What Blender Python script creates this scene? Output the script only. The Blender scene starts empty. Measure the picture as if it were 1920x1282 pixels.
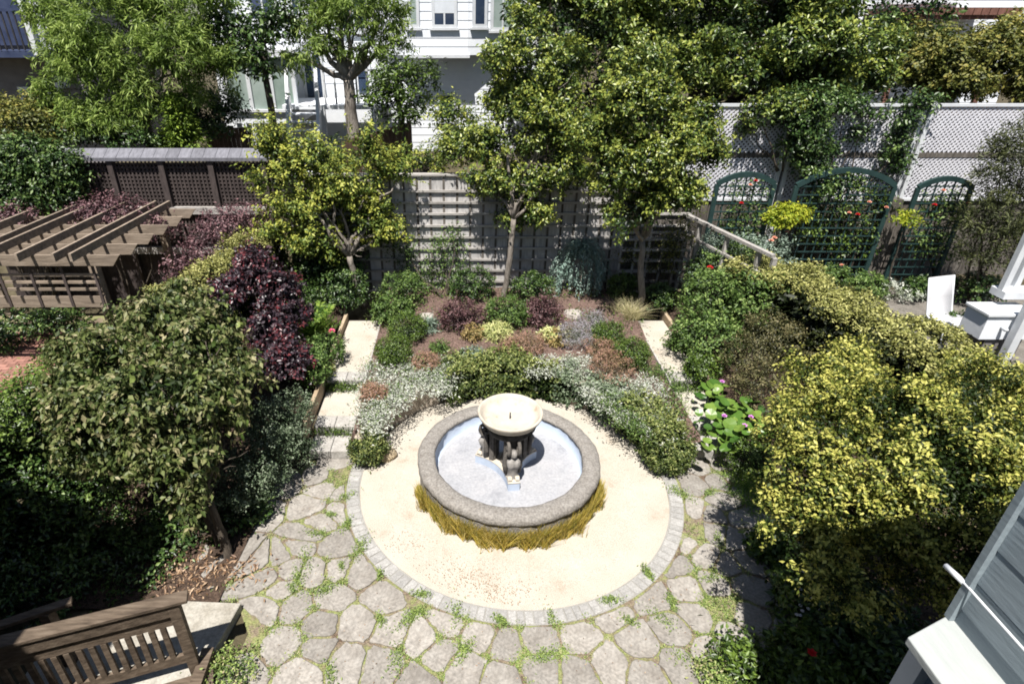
import bpy, math, random
import numpy as np
from mathutils import Vector, Matrix

rng = np.random.default_rng(7)
random.seed(7)
sc = bpy.context.scene
C = sc.collection

# ------------------------------------------------------------------ camera, light, exposure
CAM_H, FPX, PITCH = 6.1, 1100.0, math.radians(28.45)
PX, PY = 868.0, 641.0                      # principal point of the (cropped) photograph
cam = bpy.data.cameras.new('camera')
cam.sensor_width = 36.0
cam.lens = FPX / 1920 * 36
cam.shift_x = (960 - PX) / 1920
cam.clip_start, cam.clip_end = 0.05, 3000
co = bpy.data.objects.new('camera', cam); C.objects.link(co)
co.location = (0, 0, CAM_H)
co.rotation_euler = (math.pi / 2 - PITCH, 0, 0)
sc.camera = co

SUN = Vector((-0.13, -0.41, 0.93)).normalized()
w = bpy.data.worlds.new('World'); sc.world = w; w.use_nodes = True
nt = w.node_tree; bg = nt.nodes['Background']
sky = nt.nodes.new('ShaderNodeTexSky'); sky.sky_type = 'NISHITA'; sky.sun_disc = False
sky.sun_elevation = math.asin(SUN.z); sky.sun_rotation = math.radians(198)
nt.links.new(sky.outputs[0], bg.inputs[0]); bg.inputs[1].default_value = 0.05
sl = bpy.data.lights.new('sun', 'SUN'); sl.energy = 5.0; sl.angle = math.radians(0.5); sl.color = (1, 0.955, 0.89)
so = bpy.data.objects.new('sun', sl); C.objects.link(so); so.location = (-5, -8, 25)
so.rotation_euler = (-SUN).to_track_quat('-Z', 'Y').to_euler()
sc.view_settings.view_transform = 'Standard'; sc.view_settings.look = 'None'
sc.view_settings.exposure = 0.9; sc.view_settings.gamma = 1
sc.view_settings.use_curve_mapping = False
sc.cycles.max_bounces = 6; sc.cycles.diffuse_bounces = 3; sc.cycles.transmission_bounces = 4
sc.cycles.transparent_max_bounces = 4; sc.cycles.filter_width = 1.8

# ------------------------------------------------------------------ measuring helpers (photo pixel -> metres)
SP, CP = math.sin(PITCH), math.cos(PITCH)
def ray(u, v):
    a = (u - PX) / FPX; b = (v - PY) / FPX
    return a, CP - b * SP, -(SP + b * CP)
def at(u, v, z=0.0):
    d = ray(u, v); t = (z - CAM_H) / d[2]
    return Vector((d[0] * t, d[1] * t, z))
def atY(u, v, Y):
    d = ray(u, v); t = Y / d[1]
    return Vector((d[0] * t, Y, CAM_H + d[2] * t))
def mpp(p):                                 # metres per photo pixel at a point
    return (p[1] * CP + (CAM_H - p[2]) * SP) / FPX

# ------------------------------------------------------------------ materials
M = {}
def _new(name):
    m = bpy.data.materials.new(name); m.use_nodes = True; M[name] = m
    n = m.node_tree.nodes; b = n['Principled BSDF']
    return m, n, m.node_tree.links, b
def _ramp(n, stops):
    r = n.new('ShaderNodeValToRGB'); e = r.color_ramp.elements
    while len(e) < len(stops): e.new(0.5)
    for k, (p, c) in enumerate(stops):
        e[k].position = p; e[k].color = (*c, 1)
    return r
def solid(name, stops, scale=6.0, rough=0.8, bump=0.0, stretch=(1, 1, 1), detail=6, coord='Object', spec=0.3, bscale=None, metal=0, rand=0.0, grain=0.0):
    m, n, l, b = _new(name)
    tc = n.new('ShaderNodeTexCoord'); mp = n.new('ShaderNodeMapping'); mp.inputs['Scale'].default_value = stretch
    l.new(tc.outputs[coord], mp.inputs[0])
    tx = n.new('ShaderNodeTexNoise'); tx.inputs['Scale'].default_value = scale; tx.inputs['Detail'].default_value = detail
    tx.inputs['Roughness'].default_value = 0.62
    l.new(mp.outputs[0], tx.inputs[0])
    r = _ramp(n, stops); l.new(tx.outputs[0], r.inputs[0])
    col = r.outputs[0]
    if rand:
        oi = n.new('ShaderNodeObjectInfo'); hsv = n.new('ShaderNodeHueSaturation')
        mr = n.new('ShaderNodeMapRange'); mr.inputs[3].default_value = 1 - rand; mr.inputs[4].default_value = 1 + rand
        l.new(oi.outputs['Random'], mr.inputs[0]); l.new(mr.outputs[0], hsv.inputs['Value']); l.new(col, hsv.inputs['Color'])
        col = hsv.outputs[0]
        vm = n.new('ShaderNodeVectorMath'); vm.operation = 'MULTIPLY_ADD'
        cb = n.new('ShaderNodeCombineXYZ'); l.new(oi.outputs['Random'], cb.inputs[0]); l.new(oi.outputs['Random'], cb.inputs[1])
        l.new(cb.outputs[0], vm.inputs[0]); vm.inputs[1].default_value = (40, 25, 0); l.new(mp.outputs[0], vm.inputs[2])
        l.new(vm.outputs[0], tx.inputs[0])
    if grain:
        gt = n.new('ShaderNodeTexNoise'); gt.inputs['Scale'].default_value = (bscale or scale * 4) * 0.9; gt.inputs['Detail'].default_value = 4
        l.new(mp.outputs[0], gt.inputs[0]); gm = n.new('ShaderNodeMapRange'); gm.inputs[1].default_value = 0.3; gm.inputs[2].default_value = 0.7
        gm.inputs[3].default_value = 1 - grain; gm.inputs[4].default_value = 1 + grain; l.new(gt.outputs[0], gm.inputs[0])
        gh = n.new('ShaderNodeHueSaturation'); l.new(gm.outputs[0], gh.inputs['Value']); l.new(col, gh.inputs['Color']); col = gh.outputs[0]
    l.new(col, b.inputs['Base Color'])
    b.inputs['Roughness'].default_value = rough; b.inputs['Specular IOR Level'].default_value = spec; b.inputs['Metallic'].default_value = metal
    if bump:
        bt = n.new('ShaderNodeTexNoise'); bt.inputs['Scale'].default_value = bscale or scale * 4; bt.inputs['Detail'].default_value = 5
        l.new(mp.outputs[0], bt.inputs[0])
        bp = n.new('ShaderNodeBump'); bp.inputs['Strength'].default_value = bump; bp.inputs['Distance'].default_value = 0.02
        l.new(bt.outputs[0], bp.inputs['Height']); l.new(bp.outputs[0], b.inputs['Normal'])
    return m
def leafmat(name, stops, trans=0.25, rough=0.5, spec=0.35, by_object=False):
    m, n, l, b = _new(name)
    if by_object:
        a = n.new('ShaderNodeObjectInfo'); src = a.outputs['Random']
    else:
        a = n.new('ShaderNodeAttribute'); a.attribute_name = 'tint'; src = a.outputs['Fac']
    r = _ramp(n, stops); l.new(src, r.inputs[0]); l.new(r.outputs[0], b.inputs['Base Color'])
    b.inputs['Roughness'].default_value = rough; b.inputs['Specular IOR Level'].default_value = spec
    tr = n.new('ShaderNodeBsdfTranslucent'); l.new(r.outputs[0], tr.inputs[0])
    mx = n.new('ShaderNodeMixShader'); mx.inputs[0].default_value = trans
    l.new(b.outputs[0], mx.inputs[1]); l.new(tr.outputs[0], mx.inputs[2])
    l.new(mx.outputs[0], n['Material Output'].inputs[0])
    return m

# ------------------------------------------------------------------ object helpers
def tag(o, label=None, cat=None, group=None, kind=None):
    if label: o['label'] = label
    if cat: o['category'] = cat
    if group: o['group'] = group
    if kind: o['kind'] = kind
    return o
def thing(name, label, cat, loc=(0, 0, 0), group=None, kind=None):
    o = bpy.data.objects.new(name, None); C.objects.link(o); o.location = loc
    o.empty_display_size = 0.2
    return tag(o, label, cat, group, kind)
def link(name, me, parent=None, loc=None):
    o = bpy.data.objects.new(name, me); C.objects.link(o)
    if loc is not None: o.location = loc
    if parent is not None:
        o.parent = parent
    return o
def wpos(o):
    p = Vector(o.location)
    while o.parent is not None:
        o = o.parent; p += Vector(o.location)
    return p

class MB:
    def __init__(s): s.v = []; s.f = []; s.smooth = False
    def add(s, vs, fs):
        k = len(s.v); s.v += [tuple(x) for x in vs]; s.f += [tuple(i + k for i in f) for f in fs]; return s
    def box(s, c, d, rz=0.0, rx=0.0, ry=0.0):
        R = Matrix.Rotation(rz, 3, 'Z') @ Matrix.Rotation(ry, 3, 'Y') @ Matrix.Rotation(rx, 3, 'X')
        vs = [Vector(c) + R @ Vector((x * d[0] / 2, y * d[1] / 2, z * d[2] / 2)) for x in (-1, 1) for y in (-1, 1) for z in (-1, 1)]
        return s.add(vs, [(0, 1, 3, 2), (4, 6, 7, 5), (0, 4, 5, 1), (2, 3, 7, 6), (0, 2, 6, 4), (1, 5, 7, 3)])
    def bar(s, a, b, wd, ht, up=(0, 0, 1)):
        a, b = Vector(a), Vector(b); d = (b - a).normalized(); u = Vector(up)
        sx = d.cross(u)
        if sx.length < 1e-4: sx = d.cross(Vector((0, 1, 0)))
        sx.normalize(); u = sx.cross(d).normalized()
        vs = [p + sx * (i * wd / 2) + u * (j * ht / 2) for p in (a, b) for i, j in ((-1, -1), (1, -1), (1, 1), (-1, 1))]
        return s.add(vs, [(0, 1, 2, 3), (7, 6, 5, 4), (0, 4, 5, 1), (1, 5, 6, 2), (2, 6, 7, 3), (3, 7, 4, 0)])
    def tube(s, pts, rad, n=8, cap=True):
        pts = [Vector(p) for p in pts]; m = len(pts)
        if not hasattr(rad, '__len__'): rad = [rad] * m
        vs = []; px = None
        for i, p in enumerate(pts):
            d = (pts[min(i + 1, m - 1)] - pts[max(i - 1, 0)]).normalized()
            x = (px - d * px.dot(d)) if px is not None else d.cross(Vector((0.3, 0.9, 0.2)))
            if x.length < 1e-4: x = d.cross(Vector((1, 0, 0)))
            x.normalize(); y = d.cross(x); px = x
            for k in range(n):
                t = 2 * math.pi * k / n
                vs.append(p + (x * math.cos(t) + y * math.sin(t)) * rad[i])
        fs = [(i * n + k, i * n + (k + 1) % n, (i + 1) * n + (k + 1) % n, (i + 1) * n + k) for i in range(m - 1) for k in range(n)]
        if cap: fs += [tuple(range(n - 1, -1, -1)), tuple((m - 1) * n + k for k in range(n))]
        return s.add(vs, fs)
    def lathe(s, prof, n=64, c=(0, 0), a0=0.0, a1=2 * math.pi, wob=None):
        full = abs(a1 - a0 - 2 * math.pi) < 1e-6
        m = n if full else n + 1; vs = []
        for k in range(m):
            t = a0 + (a1 - a0) * k / n
            for (r, z) in prof:
                q = r * (1 + (wob(t, r, z) if wob else 0)); vs.append((c[0] + q * math.cos(t), c[1] + q * math.sin(t), z))
        p = len(prof)
        fs = [(k * p + i, ((k + 1) % m) * p + i, ((k + 1) % m) * p + i + 1, k * p + i + 1) for k in range(n) for i in range(p - 1)]
        return s.add(vs, fs)
    def prism(s, poly, z0, z1, inset=0.0, bev=0.0):
        n = len(poly); c = Vector((sum(p[0] for p in poly) / n, sum(p[1] for p in poly) / n))
        vs = [(p[0], p[1], z0) for p in poly] + [(p[0], p[1], z1 - bev) for p in poly]
        fs = [(i, (i + 1) % n, n + (i + 1) % n, n + i) for i in range(n)]
        if bev:
            for p in poly:
                q = Vector((p[0], p[1])); q = q + (c - q).normalized() * bev * 1.3
                vs.append((q.x, q.y, z1))
            fs += [(n + i, n + (i + 1) % n, 2 * n + (i + 1) % n, 2 * n + i) for i in range(n)] + [tuple(2 * n + i for i in range(n))]
        else:
            fs += [tuple(n + i for i in range(n))]
        return s.add(vs, fs)
    def mesh(s, name, m, off=(0, 0, 0)):
        me = bpy.data.meshes.new(name)
        me.from_pydata([(x - off[0], y - off[1], z - off[2]) for x, y, z in s.v], [], s.f)
        if s.smooth: me.polygons.foreach_set('use_smooth', [True] * len(me.polygons))
        me.materials.append(m); me.update(); return me
    def obj(s, name, m, parent=None, loc=None):
        """Built in world metres; linked with its origin at loc (or its parent's origin)."""
        pw = wpos(parent) if parent is not None else Vector((0, 0, 0))
        off = Vector(loc) if loc is not None else pw
        return link(name, s.mesh(name, m, off), parent, off - pw)

def bevel(o, wd=0.01, seg=2):
    md = o.modifiers.new('bevel', 'BEVEL'); md.width = wd; md.segments = seg; md.limit_method = 'ANGLE'; return o

# ------------------------------------------------------------------ foliage helpers
def unit(a): return a / np.maximum(np.linalg.norm(a, axis=1, keepdims=True), 1e-9)
def np_mesh(name, V, tris, tint, m, off):
    me = bpy.data.meshes.new(name); V = V - np.array(off)
    me.vertices.add(len(V)); me.vertices.foreach_set('co', V.astype(np.float32).ravel())
    me.loops.add(tris.size); me.loops.foreach_set('vertex_index', tris.astype(np.int32).ravel())
    me.polygons.add(len(tris)); me.polygons.foreach_set('loop_start', np.arange(len(tris), dtype=np.int32) * 3)
    a = me.attributes.new('tint', 'FLOAT', 'FACE'); a.data.foreach_set('value', np.clip(tint, 0, 1).astype(np.float32))
    me.update(calc_edges=True); me.materials.append(m); return me
def place(name, me, parent, off):
    pw = wpos(parent) if parent is not None else Vector((0, 0, 0))
    return link(name, me, parent, Vector(off) - pw)
def leaf_obj(name, L, m, parent=None, loc=(0, 0, 0), length=0.04, width=0.5, fold=0.25, var=0.35):
    """L: dict P, N, D, tint. Each leaf is a folded two-face blade."""
    P, N, D, tint = L['P'], L['N'], L['D'], L['tint']; n = len(P)
    D = unit(D - N * (D * N).sum(1, keepdims=True)); S = np.cross(D, N)
    ln = length * (1 + var * (rng.random((n, 1)) * 2 - 1))
    if 'S' in L: ln = ln * L['S'][:, None]
    wd = ln * width * 0.5
    mid = P + D * ln * 0.45
    V = np.stack([P, mid + S * wd + N * wd * fold, P + D * ln - N * ln * 0.12, mid - S * wd + N * wd * fold], 1).reshape(-1, 3)
    k = np.arange(n)[:, None] * 4
    T = np.concatenate([k + [0, 1, 2], k + [0, 2, 3]], 1).reshape(-1, 3)
    off = wpos(parent) if parent is not None else Vector(loc)
    return place(name, np_mesh(name, V, T, np.repeat(tint, 2), m, off), parent, off)
def rand_dir(n):
    return unit(rng.normal(size=(n, 3)))
_ph = rng.uniform(0, 6.28, (6, 3)); _dr = rand_dir(6)
def gap_noise(c, fr):
    """Smooth random field about -1..1 that leaves holes between the boughs."""
    s = sum(np.sin(c @ (_dr[i] * fr * (1 + 0.25 * i)) + _ph[i, 0]) for i in range(6)); return s / 3.0
def lumps(blobs, k, f):
    """Break every ellipsoid of a crown into a core and k smaller boughs."""
    out = []
    for b in blobs:
        b = np.array(b, float); out.append([*b[:3], *(b[3:] * 0.55)])
        for d in rand_dir(k):
            if d[2] < -0.55: d = -d
            s = f * rng.uniform(0.65, 1.35); r = b[3:] * s
            out.append([*(b[:3] + d * b[3:] * rng.uniform(0.62, 0.9) * (1.08 - s * 0.75)), *(r * np.array([1, 1, 0.85]))])
    return out
def crown(blobs, n, clump=0.14, per=60, sprig=0.25, out=0.6, up=0.5, rnd=0.55, lo=0.72, hi=1.04, inner=0.2, droop=0.0, zmin=-0.75, zfloor=None, lump=None, gap=None, tg=(1.25, 0.0)):
    """Leaves in clumps/sprigs over a union of ellipsoids (cx,cy,cz,rx,ry,rz)."""
    if lump: blobs = lumps(blobs, *lump)
    B = np.array(blobs, float); nc = max(4, int(n / per))
    wts = (B[:, 3] * B[:, 4] * B[:, 5]) ** (2 / 3); wts /= wts.sum()
    c_l, o_l = [], []; got = 0
    for _ in range(14):
        k = rng.choice(len(B), nc * 2, p=wts); d = rand_dir(nc * 2)
        d = d[d[:, 2] > zmin]; k = k[:len(d)]
        f = rng.uniform(lo, hi, len(d))[:, None]
        c = B[k, :3] + d * B[k, 3:] * f; o = unit(d / B[k, 3:])
        q = np.linalg.norm((c[:, None] - B[None, :, :3]) / B[None, :, 3:], axis=2)
        q[np.arange(len(k)), k] = 9
        keep = q.min(1) > 0.78
        if gap: keep &= gap_noise(c, gap[0]) > gap[1]
        c_l.append(c[keep]); o_l.append(o[keep]); got += keep.sum()
        if got >= nc: break
    c = np.concatenate(c_l)[:nc]; o = np.concatenate(o_l)[:nc]; nc = len(c)
    ct = rng.random(nc)
    ax = unit(o * 0.7 + np.array([0, 0, up]) * 0.9 + rand_dir(nc) * 0.45)
    ax[:, 2] -= droop
    size = rng.uniform(0.6, 1.35, nc)
    n_out = int(n * (1 - inner)); k = rng.integers(0, nc, n_out)
    t = rng.random((n_out, 1))
    P = c[k] + ax[k] * (t - 0.25) * sprig * size[k, None] + rng.normal(size=(n_out, 3)) * clump * (1.15 - 0.75 * t) * size[k, None] * np.array([1, 1, 0.8])
    O = o[k]
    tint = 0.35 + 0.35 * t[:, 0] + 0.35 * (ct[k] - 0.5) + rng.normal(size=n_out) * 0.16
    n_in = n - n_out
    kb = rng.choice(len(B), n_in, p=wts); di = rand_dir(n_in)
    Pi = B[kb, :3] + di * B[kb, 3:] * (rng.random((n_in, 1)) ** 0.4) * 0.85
    P = np.concatenate([P, Pi]); O = np.concatenate([O, di]); tint = np.concatenate([tint, 0.12 + rng.normal(size=n_in) * 0.1])  # inner leaves tinted dark: shade inside the crown put into the colour
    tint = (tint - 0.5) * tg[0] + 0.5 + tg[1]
    N = unit(O * out + np.array([0, 0, up]) + rng.normal(size=P.shape) * rnd)
    D = unit(rng.normal(size=P.shape) * 0.7 + O * 0.5 - np.array([0, 0, droop * 2]))
    if zfloor is not None:
        ok = P[:, 2] > zfloor; P, N, D, tint = P[ok], N[ok], D[ok], tint[ok]
    return dict(P=P, N=N, D=D, tint=tint)
def hedge(path, width, h0, h1, n, clump=0.1, per=40, top_bias=0.5, bulge=0.12, sides=(-1, 1), out=0.6, up=0.4, rnd=0.55, sprig=0.12, side_tint=0.0):
    """Leaf clumps over a long hedge of polyline path [(x,y),..], from height h0 to h1 (number or per-vertex list)."""
    p = np.array(path, float); seg = np.linalg.norm(np.diff(p, axis=0), axis=1); cum = np.concatenate([[0], np.cumsum(seg)])
    H1 = np.array(h1 if hasattr(h1, '__len__') else [h1] * len(p), float)
    nc = max(4, int(n / per)); s = rng.random(nc) * cum[-1]
    i = np.clip(np.searchsorted(cum, s) - 1, 0, len(seg) - 1); t = ((s - cum[i]) / seg[i])[:, None]
    c2 = p[i] * (1 - t) + p[i + 1] * t; d = (p[i + 1] - p[i]) / seg[i][:, None]; nr = np.stack([d[:, 1], -d[:, 0]], 1)
    h1v = (H1[i] * (1 - t[:, 0]) + H1[i + 1] * t[:, 0])
    b = bulge * (np.sin(s * 2.1) + np.sin(s * 5.3 + 1)) * 0.5
    top = rng.random(nc) < top_bias
    sd = rng.choice(np.array(sides), nc)
    off = np.where(top, rng.uniform(-1, 1, nc), sd * rng.uniform(0.88, 1.05, nc)) * width / 2
    z = np.where(top, h1v - 0.35 * np.abs(off / (width / 2)) ** 3 * min(0.4, width / 2) + rng.normal(size=nc) * 0.04, h0 + (h1v - 0.1 - h0) * rng.random(nc) ** 0.8)
    c = np.column_stack([c2 + nr * (off + b * np.sign(off))[:, None], z + b * 0.5])
    o = np.where(top[:, None], np.column_stack([nr * (off / width)[:, None], np.ones(nc)]), np.column_stack([nr * sd[:, None], np.full(nc, 0.15)]))
    o = unit(o); ct = rng.random(nc)
    k = rng.integers(0, nc, n); tt = rng.random((n, 1))
    ax = unit(o + rand_dir(nc) * 0.6)
    P = c[k] + ax[k] * tt * sprig + rng.normal(size=(n, 3)) * clump * (1 - 0.5 * tt)
    O = o[k]
    N = unit(O * out + np.array([0, 0, up]) + rng.normal(size=P.shape) * rnd)
    D = unit(rng.normal(size=P.shape) * 0.7 + O * 0.4)
    m = n // 3
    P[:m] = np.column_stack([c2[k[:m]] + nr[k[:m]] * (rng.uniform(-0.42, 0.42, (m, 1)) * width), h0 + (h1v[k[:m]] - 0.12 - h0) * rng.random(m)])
    tint = 0.3 + 0.35 * tt[:, 0] + 0.3 * (ct[k] - 0.5) + side_tint * (~top[k]) + 0.22 * top[k] + rng.normal(size=n) * 0.15  # side leaves darker: older growth, plus shade put into the tint
    tint[:m] = 0.03; S_ = np.ones(n); S_[:m] = 3.0  # fill leaves nearly black, painting the shade inside the hedge
    return dict(P=P, N=N, D=D, tint=tint, S=S_)
def scatter(P, n, r, zr, up=0.7, rnd=0.6):
    """n leaves near the points P: low creeping cover."""
    P = np.array(P, float); k = rng.integers(0, len(P), n)
    Q = P[k] + np.column_stack([rng.normal(size=(n, 2)) * r, np.abs(rng.normal(size=n)) * zr])
    return dict(P=Q, N=unit(np.array([0, 0, up]) + rng.normal(size=(n, 3)) * rnd), D=rand_dir(n), tint=rng.random(n))
def join(*Ls): return {k: np.concatenate([L[k] for L in Ls]) for k in Ls[0]}
def blade_obj(name, P, D, ln, wd, bend, m, parent=None, loc=(0, 0, 0), tint=None, seg=3):
    """Grass blades bending over under their own weight."""
    n = len(P); D = unit(D); ln = np.broadcast_to(ln, (n,))[:, None]; bend = np.broadcast_to(bend, (n,))[:, None]
    S = unit(np.cross(D, rand_dir(n))); hz = D.copy(); hz[:, 2] = 0; hz = unit(hz + rng.normal(size=(n, 3)) * [0.1, 0.1, 0])
    vs = []
    for i in range(seg + 1):
        t = i / seg
        c = P + D * ln * t + (hz * 0.8 - np.array([0, 0, 1.0])) * bend * ln * t * t
        wv = wd * (1 - t * 0.85)
        vs += [c - S * wv / 2, c + S * wv / 2]
    V = np.stack(vs, 1).reshape(-1, 3); q = 2 * (seg + 1); k = np.arange(n)[:, None] * q
    T = np.concatenate([np.concatenate([k + [2 * i, 2 * i + 1, 2 * i + 3], k + [2 * i, 2 * i + 3, 2 * i + 2]], 1) for i in range(seg)], 1).reshape(-1, 3)
    if tint is None: tint = rng.random(n)
    off = wpos(parent) if parent is not None else Vector(loc)
    return place(name, np_mesh(name, V, T, np.repeat(tint, 2 * seg), m, off), parent, off)
def limb(mb, a, b, r0, r1, wob=0.08, n=6, sides=7):
    a, b = Vector(a), Vector(b); ps = []; rs = []
    L = (b - a).length
    for i in range(n + 1):
        t = i / n; p = a.lerp(b, t)
        if 0 < i < n: p += Vector(rng.normal(size=3)) * wob * L * 0.25
        ps.append(p); rs.append(r0 + (r1 - r0) * t)
    mb.tube(ps, rs, sides); return ps
def blobY(u, v, Y, ru, rv, ry=None):
    p = atY(u, v, Y); k = mpp(p); return (p.x, p.y, p.z, ru * k, ry if ry else (ru + rv) / 2 * k, rv * k)
def blobZ(u, v, z, r, rz=None):
    p = at(u, v, z); return (p.x, p.y, p.z, r, r, rz or r)

# ------------------------------------------------------------------ surface materials
solid('sand', [(0.3, (0.31, 0.255, 0.195)), (0.42, (0.385, 0.35, 0.295)), (0.7, (0.43, 0.4, 0.345))], 1.6, 0.95, 0.35, bscale=120, detail=10, grain=0.3)
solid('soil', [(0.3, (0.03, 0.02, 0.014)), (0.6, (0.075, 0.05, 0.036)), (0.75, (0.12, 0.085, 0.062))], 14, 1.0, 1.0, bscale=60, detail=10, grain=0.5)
solid('mulch', [(0.3, (0.06, 0.037, 0.03)), (0.55, (0.15, 0.1, 0.082)), (0.75, (0.24, 0.17, 0.14))], 26, 1.0, 1.0, bscale=70, detail=10, grain=0.55)
solid('earth', [(0.3, (0.035, 0.03, 0.015)), (0.6, (0.09, 0.075, 0.045)), (0.8, (0.16, 0.13, 0.09))], 3, 1.0, 0.8, bscale=40, detail=10)
solid('joint', [(0.32, (0.1, 0.065, 0.045)), (0.44, (0.2, 0.16, 0.115)), (0.52, (0.2, 0.2, 0.09)), (0.6, (0.2, 0.225, 0.085)), (0.68, (0.26, 0.235, 0.18))], 3.4, 1.0, 1.0, bscale=60, detail=9, grain=0.4)
solid('flagstone', [(0.28, (0.19, 0.172, 0.152)), (0.48, (0.24, 0.222, 0.2)), (0.66, (0.28, 0.263, 0.24)), (0.8, (0.34, 0.322, 0.3))], 5, 0.9, 0.5, bscale=30, detail=10, rand=0.17, grain=0.25)
solid('grout', [(0.3, (0.23, 0.22, 0.2)), (0.7, (0.31, 0.3, 0.28))], 9, 1.0, 0.5, bscale=60)
solid('kerb', [(0.3, (0.25, 0.243, 0.232)), (0.7, (0.335, 0.328, 0.316))], 12, 0.9, 0.5, bscale=40, rand=0.12, grain=0.2)
solid('basin_concrete', [(0.25, (0.13, 0.115, 0.1)), (0.42, (0.2, 0.185, 0.168)), (0.75, (0.255, 0.24, 0.222))], 11, 0.92, 0.7, bscale=40, detail=10, grain=0.3)
solid('basin_paint', [(0.3, (0.36, 0.42, 0.52)), (0.65, (0.45, 0.52, 0.63))], 5, 0.7, 0.15, detail=8)
solid('basin_floor', [(0.32, (0.23, 0.235, 0.255)), (0.44, (0.29, 0.295, 0.315)), (0.7, (0.345, 0.345, 0.36))], 3.2, 0.8, 0.2, bscale=30, detail=10, grain=0.12)
solid('cream_stone', [(0.33, (0.33, 0.26, 0.19)), (0.44, (0.43, 0.385, 0.32)), (0.7, (0.48, 0.45, 0.39))], 5, 0.85, 0.25, bscale=40, detail=8)
solid('dark_stone', [(0.3, (0.05, 0.045, 0.04)), (0.7, (0.16, 0.145, 0.13))], 12, 0.85, 0.4, bscale=40)
solid('pale_stone', [(0.3, (0.14, 0.13, 0.12)), (0.55, (0.27, 0.255, 0.24)), (0.75, (0.4, 0.38, 0.355))], 14, 0.85, 0.4, bscale=40)
solid('wall_concrete', [(0.3, (0.2, 0.165, 0.13)), (0.5, (0.36, 0.31, 0.25)), (0.75, (0.5, 0.44, 0.37))], 5, 0.95, 0.6, bscale=30, stretch=(1, 1, 0.5), detail=10, grain=0.25)
solid('step_stone', [(0.3, (0.27, 0.255, 0.235)), (0.7, (0.4, 0.385, 0.36))], 7, 0.9, 0.4, bscale=40, detail=10, rand=0.1, grain=0.2)
solid('rock', [(0.3, (0.22, 0.17, 0.1)), (0.7, (0.46, 0.38, 0.26))], 7, 0.9, 0.8, bscale=14, grain=0.25)
solid('white_rock', [(0.3, (0.26, 0.23, 0.2)), (0.7, (0.42, 0.39, 0.36))], 9, 0.9, 0.6, bscale=20)
solid('grey_wood', [(0.3, (0.24, 0.225, 0.21)), (0.55, (0.38, 0.36, 0.34)), (0.8, (0.5, 0.48, 0.46))], 4, 0.9, 0.4, stretch=(1, 6, 6), bscale=30, rand=0.15)
solid('fence_pale', [(0.3, (0.3, 0.29, 0.285)), (0.55, (0.45, 0.435, 0.425)), (0.8, (0.55, 0.54, 0.53))], 5, 0.9, 0.4, stretch=(4, 4, 0.6), bscale=30, rand=0.14)
solid('fence_weathered_shade', [(0.3, (0.055, 0.048, 0.04)), (0.6, (0.14, 0.125, 0.11)), (0.8, (0.24, 0.22, 0.2))], 5, 0.9, 0.4, stretch=(4, 4, 0.6), bscale=30, rand=0.2)
solid('dark_stain', [(0.3, (0.035, 0.027, 0.026)), (0.7, (0.095, 0.075, 0.07))], 6, 0.8, 0.3, stretch=(3, 3, 0.7), bscale=30, rand=0.2)
solid('slate_cap', [(0.3, (0.1, 0.1, 0.115)), (0.7, (0.18, 0.18, 0.205))], 6, 0.8, 0.3, stretch=(3, 1, 1), bscale=30, rand=0.15)
solid('brown_board', [(0.3, (0.085, 0.052, 0.035)), (0.7, (0.19, 0.125, 0.09))], 5, 0.9, 0.3, stretch=(4, 4, 0.5), bscale=30, rand=0.2)
solid('pergola_wood', [(0.3, (0.14, 0.11, 0.085)), (0.55, (0.25, 0.2, 0.155)), (0.8, (0.35, 0.29, 0.235))], 5, 0.9, 0.35, stretch=(0.5, 3, 4), bscale=30, rand=0.12)
solid('stair_wood', [(0.3, (0.05, 0.036, 0.025)), (0.55, (0.12, 0.09, 0.065)), (0.8, (0.2, 0.16, 0.12))], 6, 0.85, 0.35, stretch=(0.6, 4, 4), bscale=30, rand=0.1)
solid('timber', [(0.3, (0.25, 0.18, 0.11)), (0.7, (0.45, 0.36, 0.26))], 5, 0.9, 0.4, stretch=(4, 0.5, 4), bscale=30)
solid('brick', [(0.3, (0.22, 0.105, 0.08)), (0.7, (0.32, 0.17, 0.135))], 10, 0.9, 0.3, rand=0.18)
solid('concrete_slab', [(0.3, (0.22, 0.2, 0.165)), (0.5, (0.32, 0.3, 0.26)), (0.75, (0.4, 0.38, 0.34))], 4, 0.9, 0.35, bscale=40, detail=10, grain=0.18)
solid('terrace_concrete', [(0.3, (0.1, 0.09, 0.078)), (0.7, (0.19, 0.175, 0.155))], 4, 0.9, 0.3, bscale=40, grain=0.3)
solid('white_paint', [(0.3, (0.5, 0.52, 0.55)), (0.7, (0.62, 0.64, 0.66))], 4, 0.55, 0.06, detail=8)
solid('white_siding', [(0.3, (0.66, 0.69, 0.74)), (0.7, (0.74, 0.765, 0.8))], 3, 0.7, 0.1, detail=8, rand=0.04)
solid('grey_siding', [(0.3, (0.13, 0.12, 0.12)), (0.7, (0.2, 0.185, 0.185))], 3, 0.8, 0.1, detail=8, rand=0.06)
solid('blue_siding', [(0.25, (0.15, 0.185, 0.21)), (0.45, (0.225, 0.27, 0.3)), (0.75, (0.26, 0.31, 0.34))], 5, 0.6, 0.12, stretch=(3, 0.5, 3), bscale=14, detail=10, rand=0.05)
solid('sill_paint', [(0.25, (0.22, 0.22, 0.21)), (0.4, (0.32, 0.34, 0.335)), (0.7, (0.37, 0.39, 0.385))], 5, 0.6, 0.2, stretch=(3, 0.5, 1), detail=10)
solid('teal_paint', [(0.3, (0.012, 0.03, 0.03)), (0.7, (0.022, 0.05, 0.048))], 5, 0.55, 0.1)
solid('lattice_white', [(0.3, (0.5, 0.5, 0.54)), (0.7, (0.62, 0.62, 0.66))], 4, 0.7)
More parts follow.
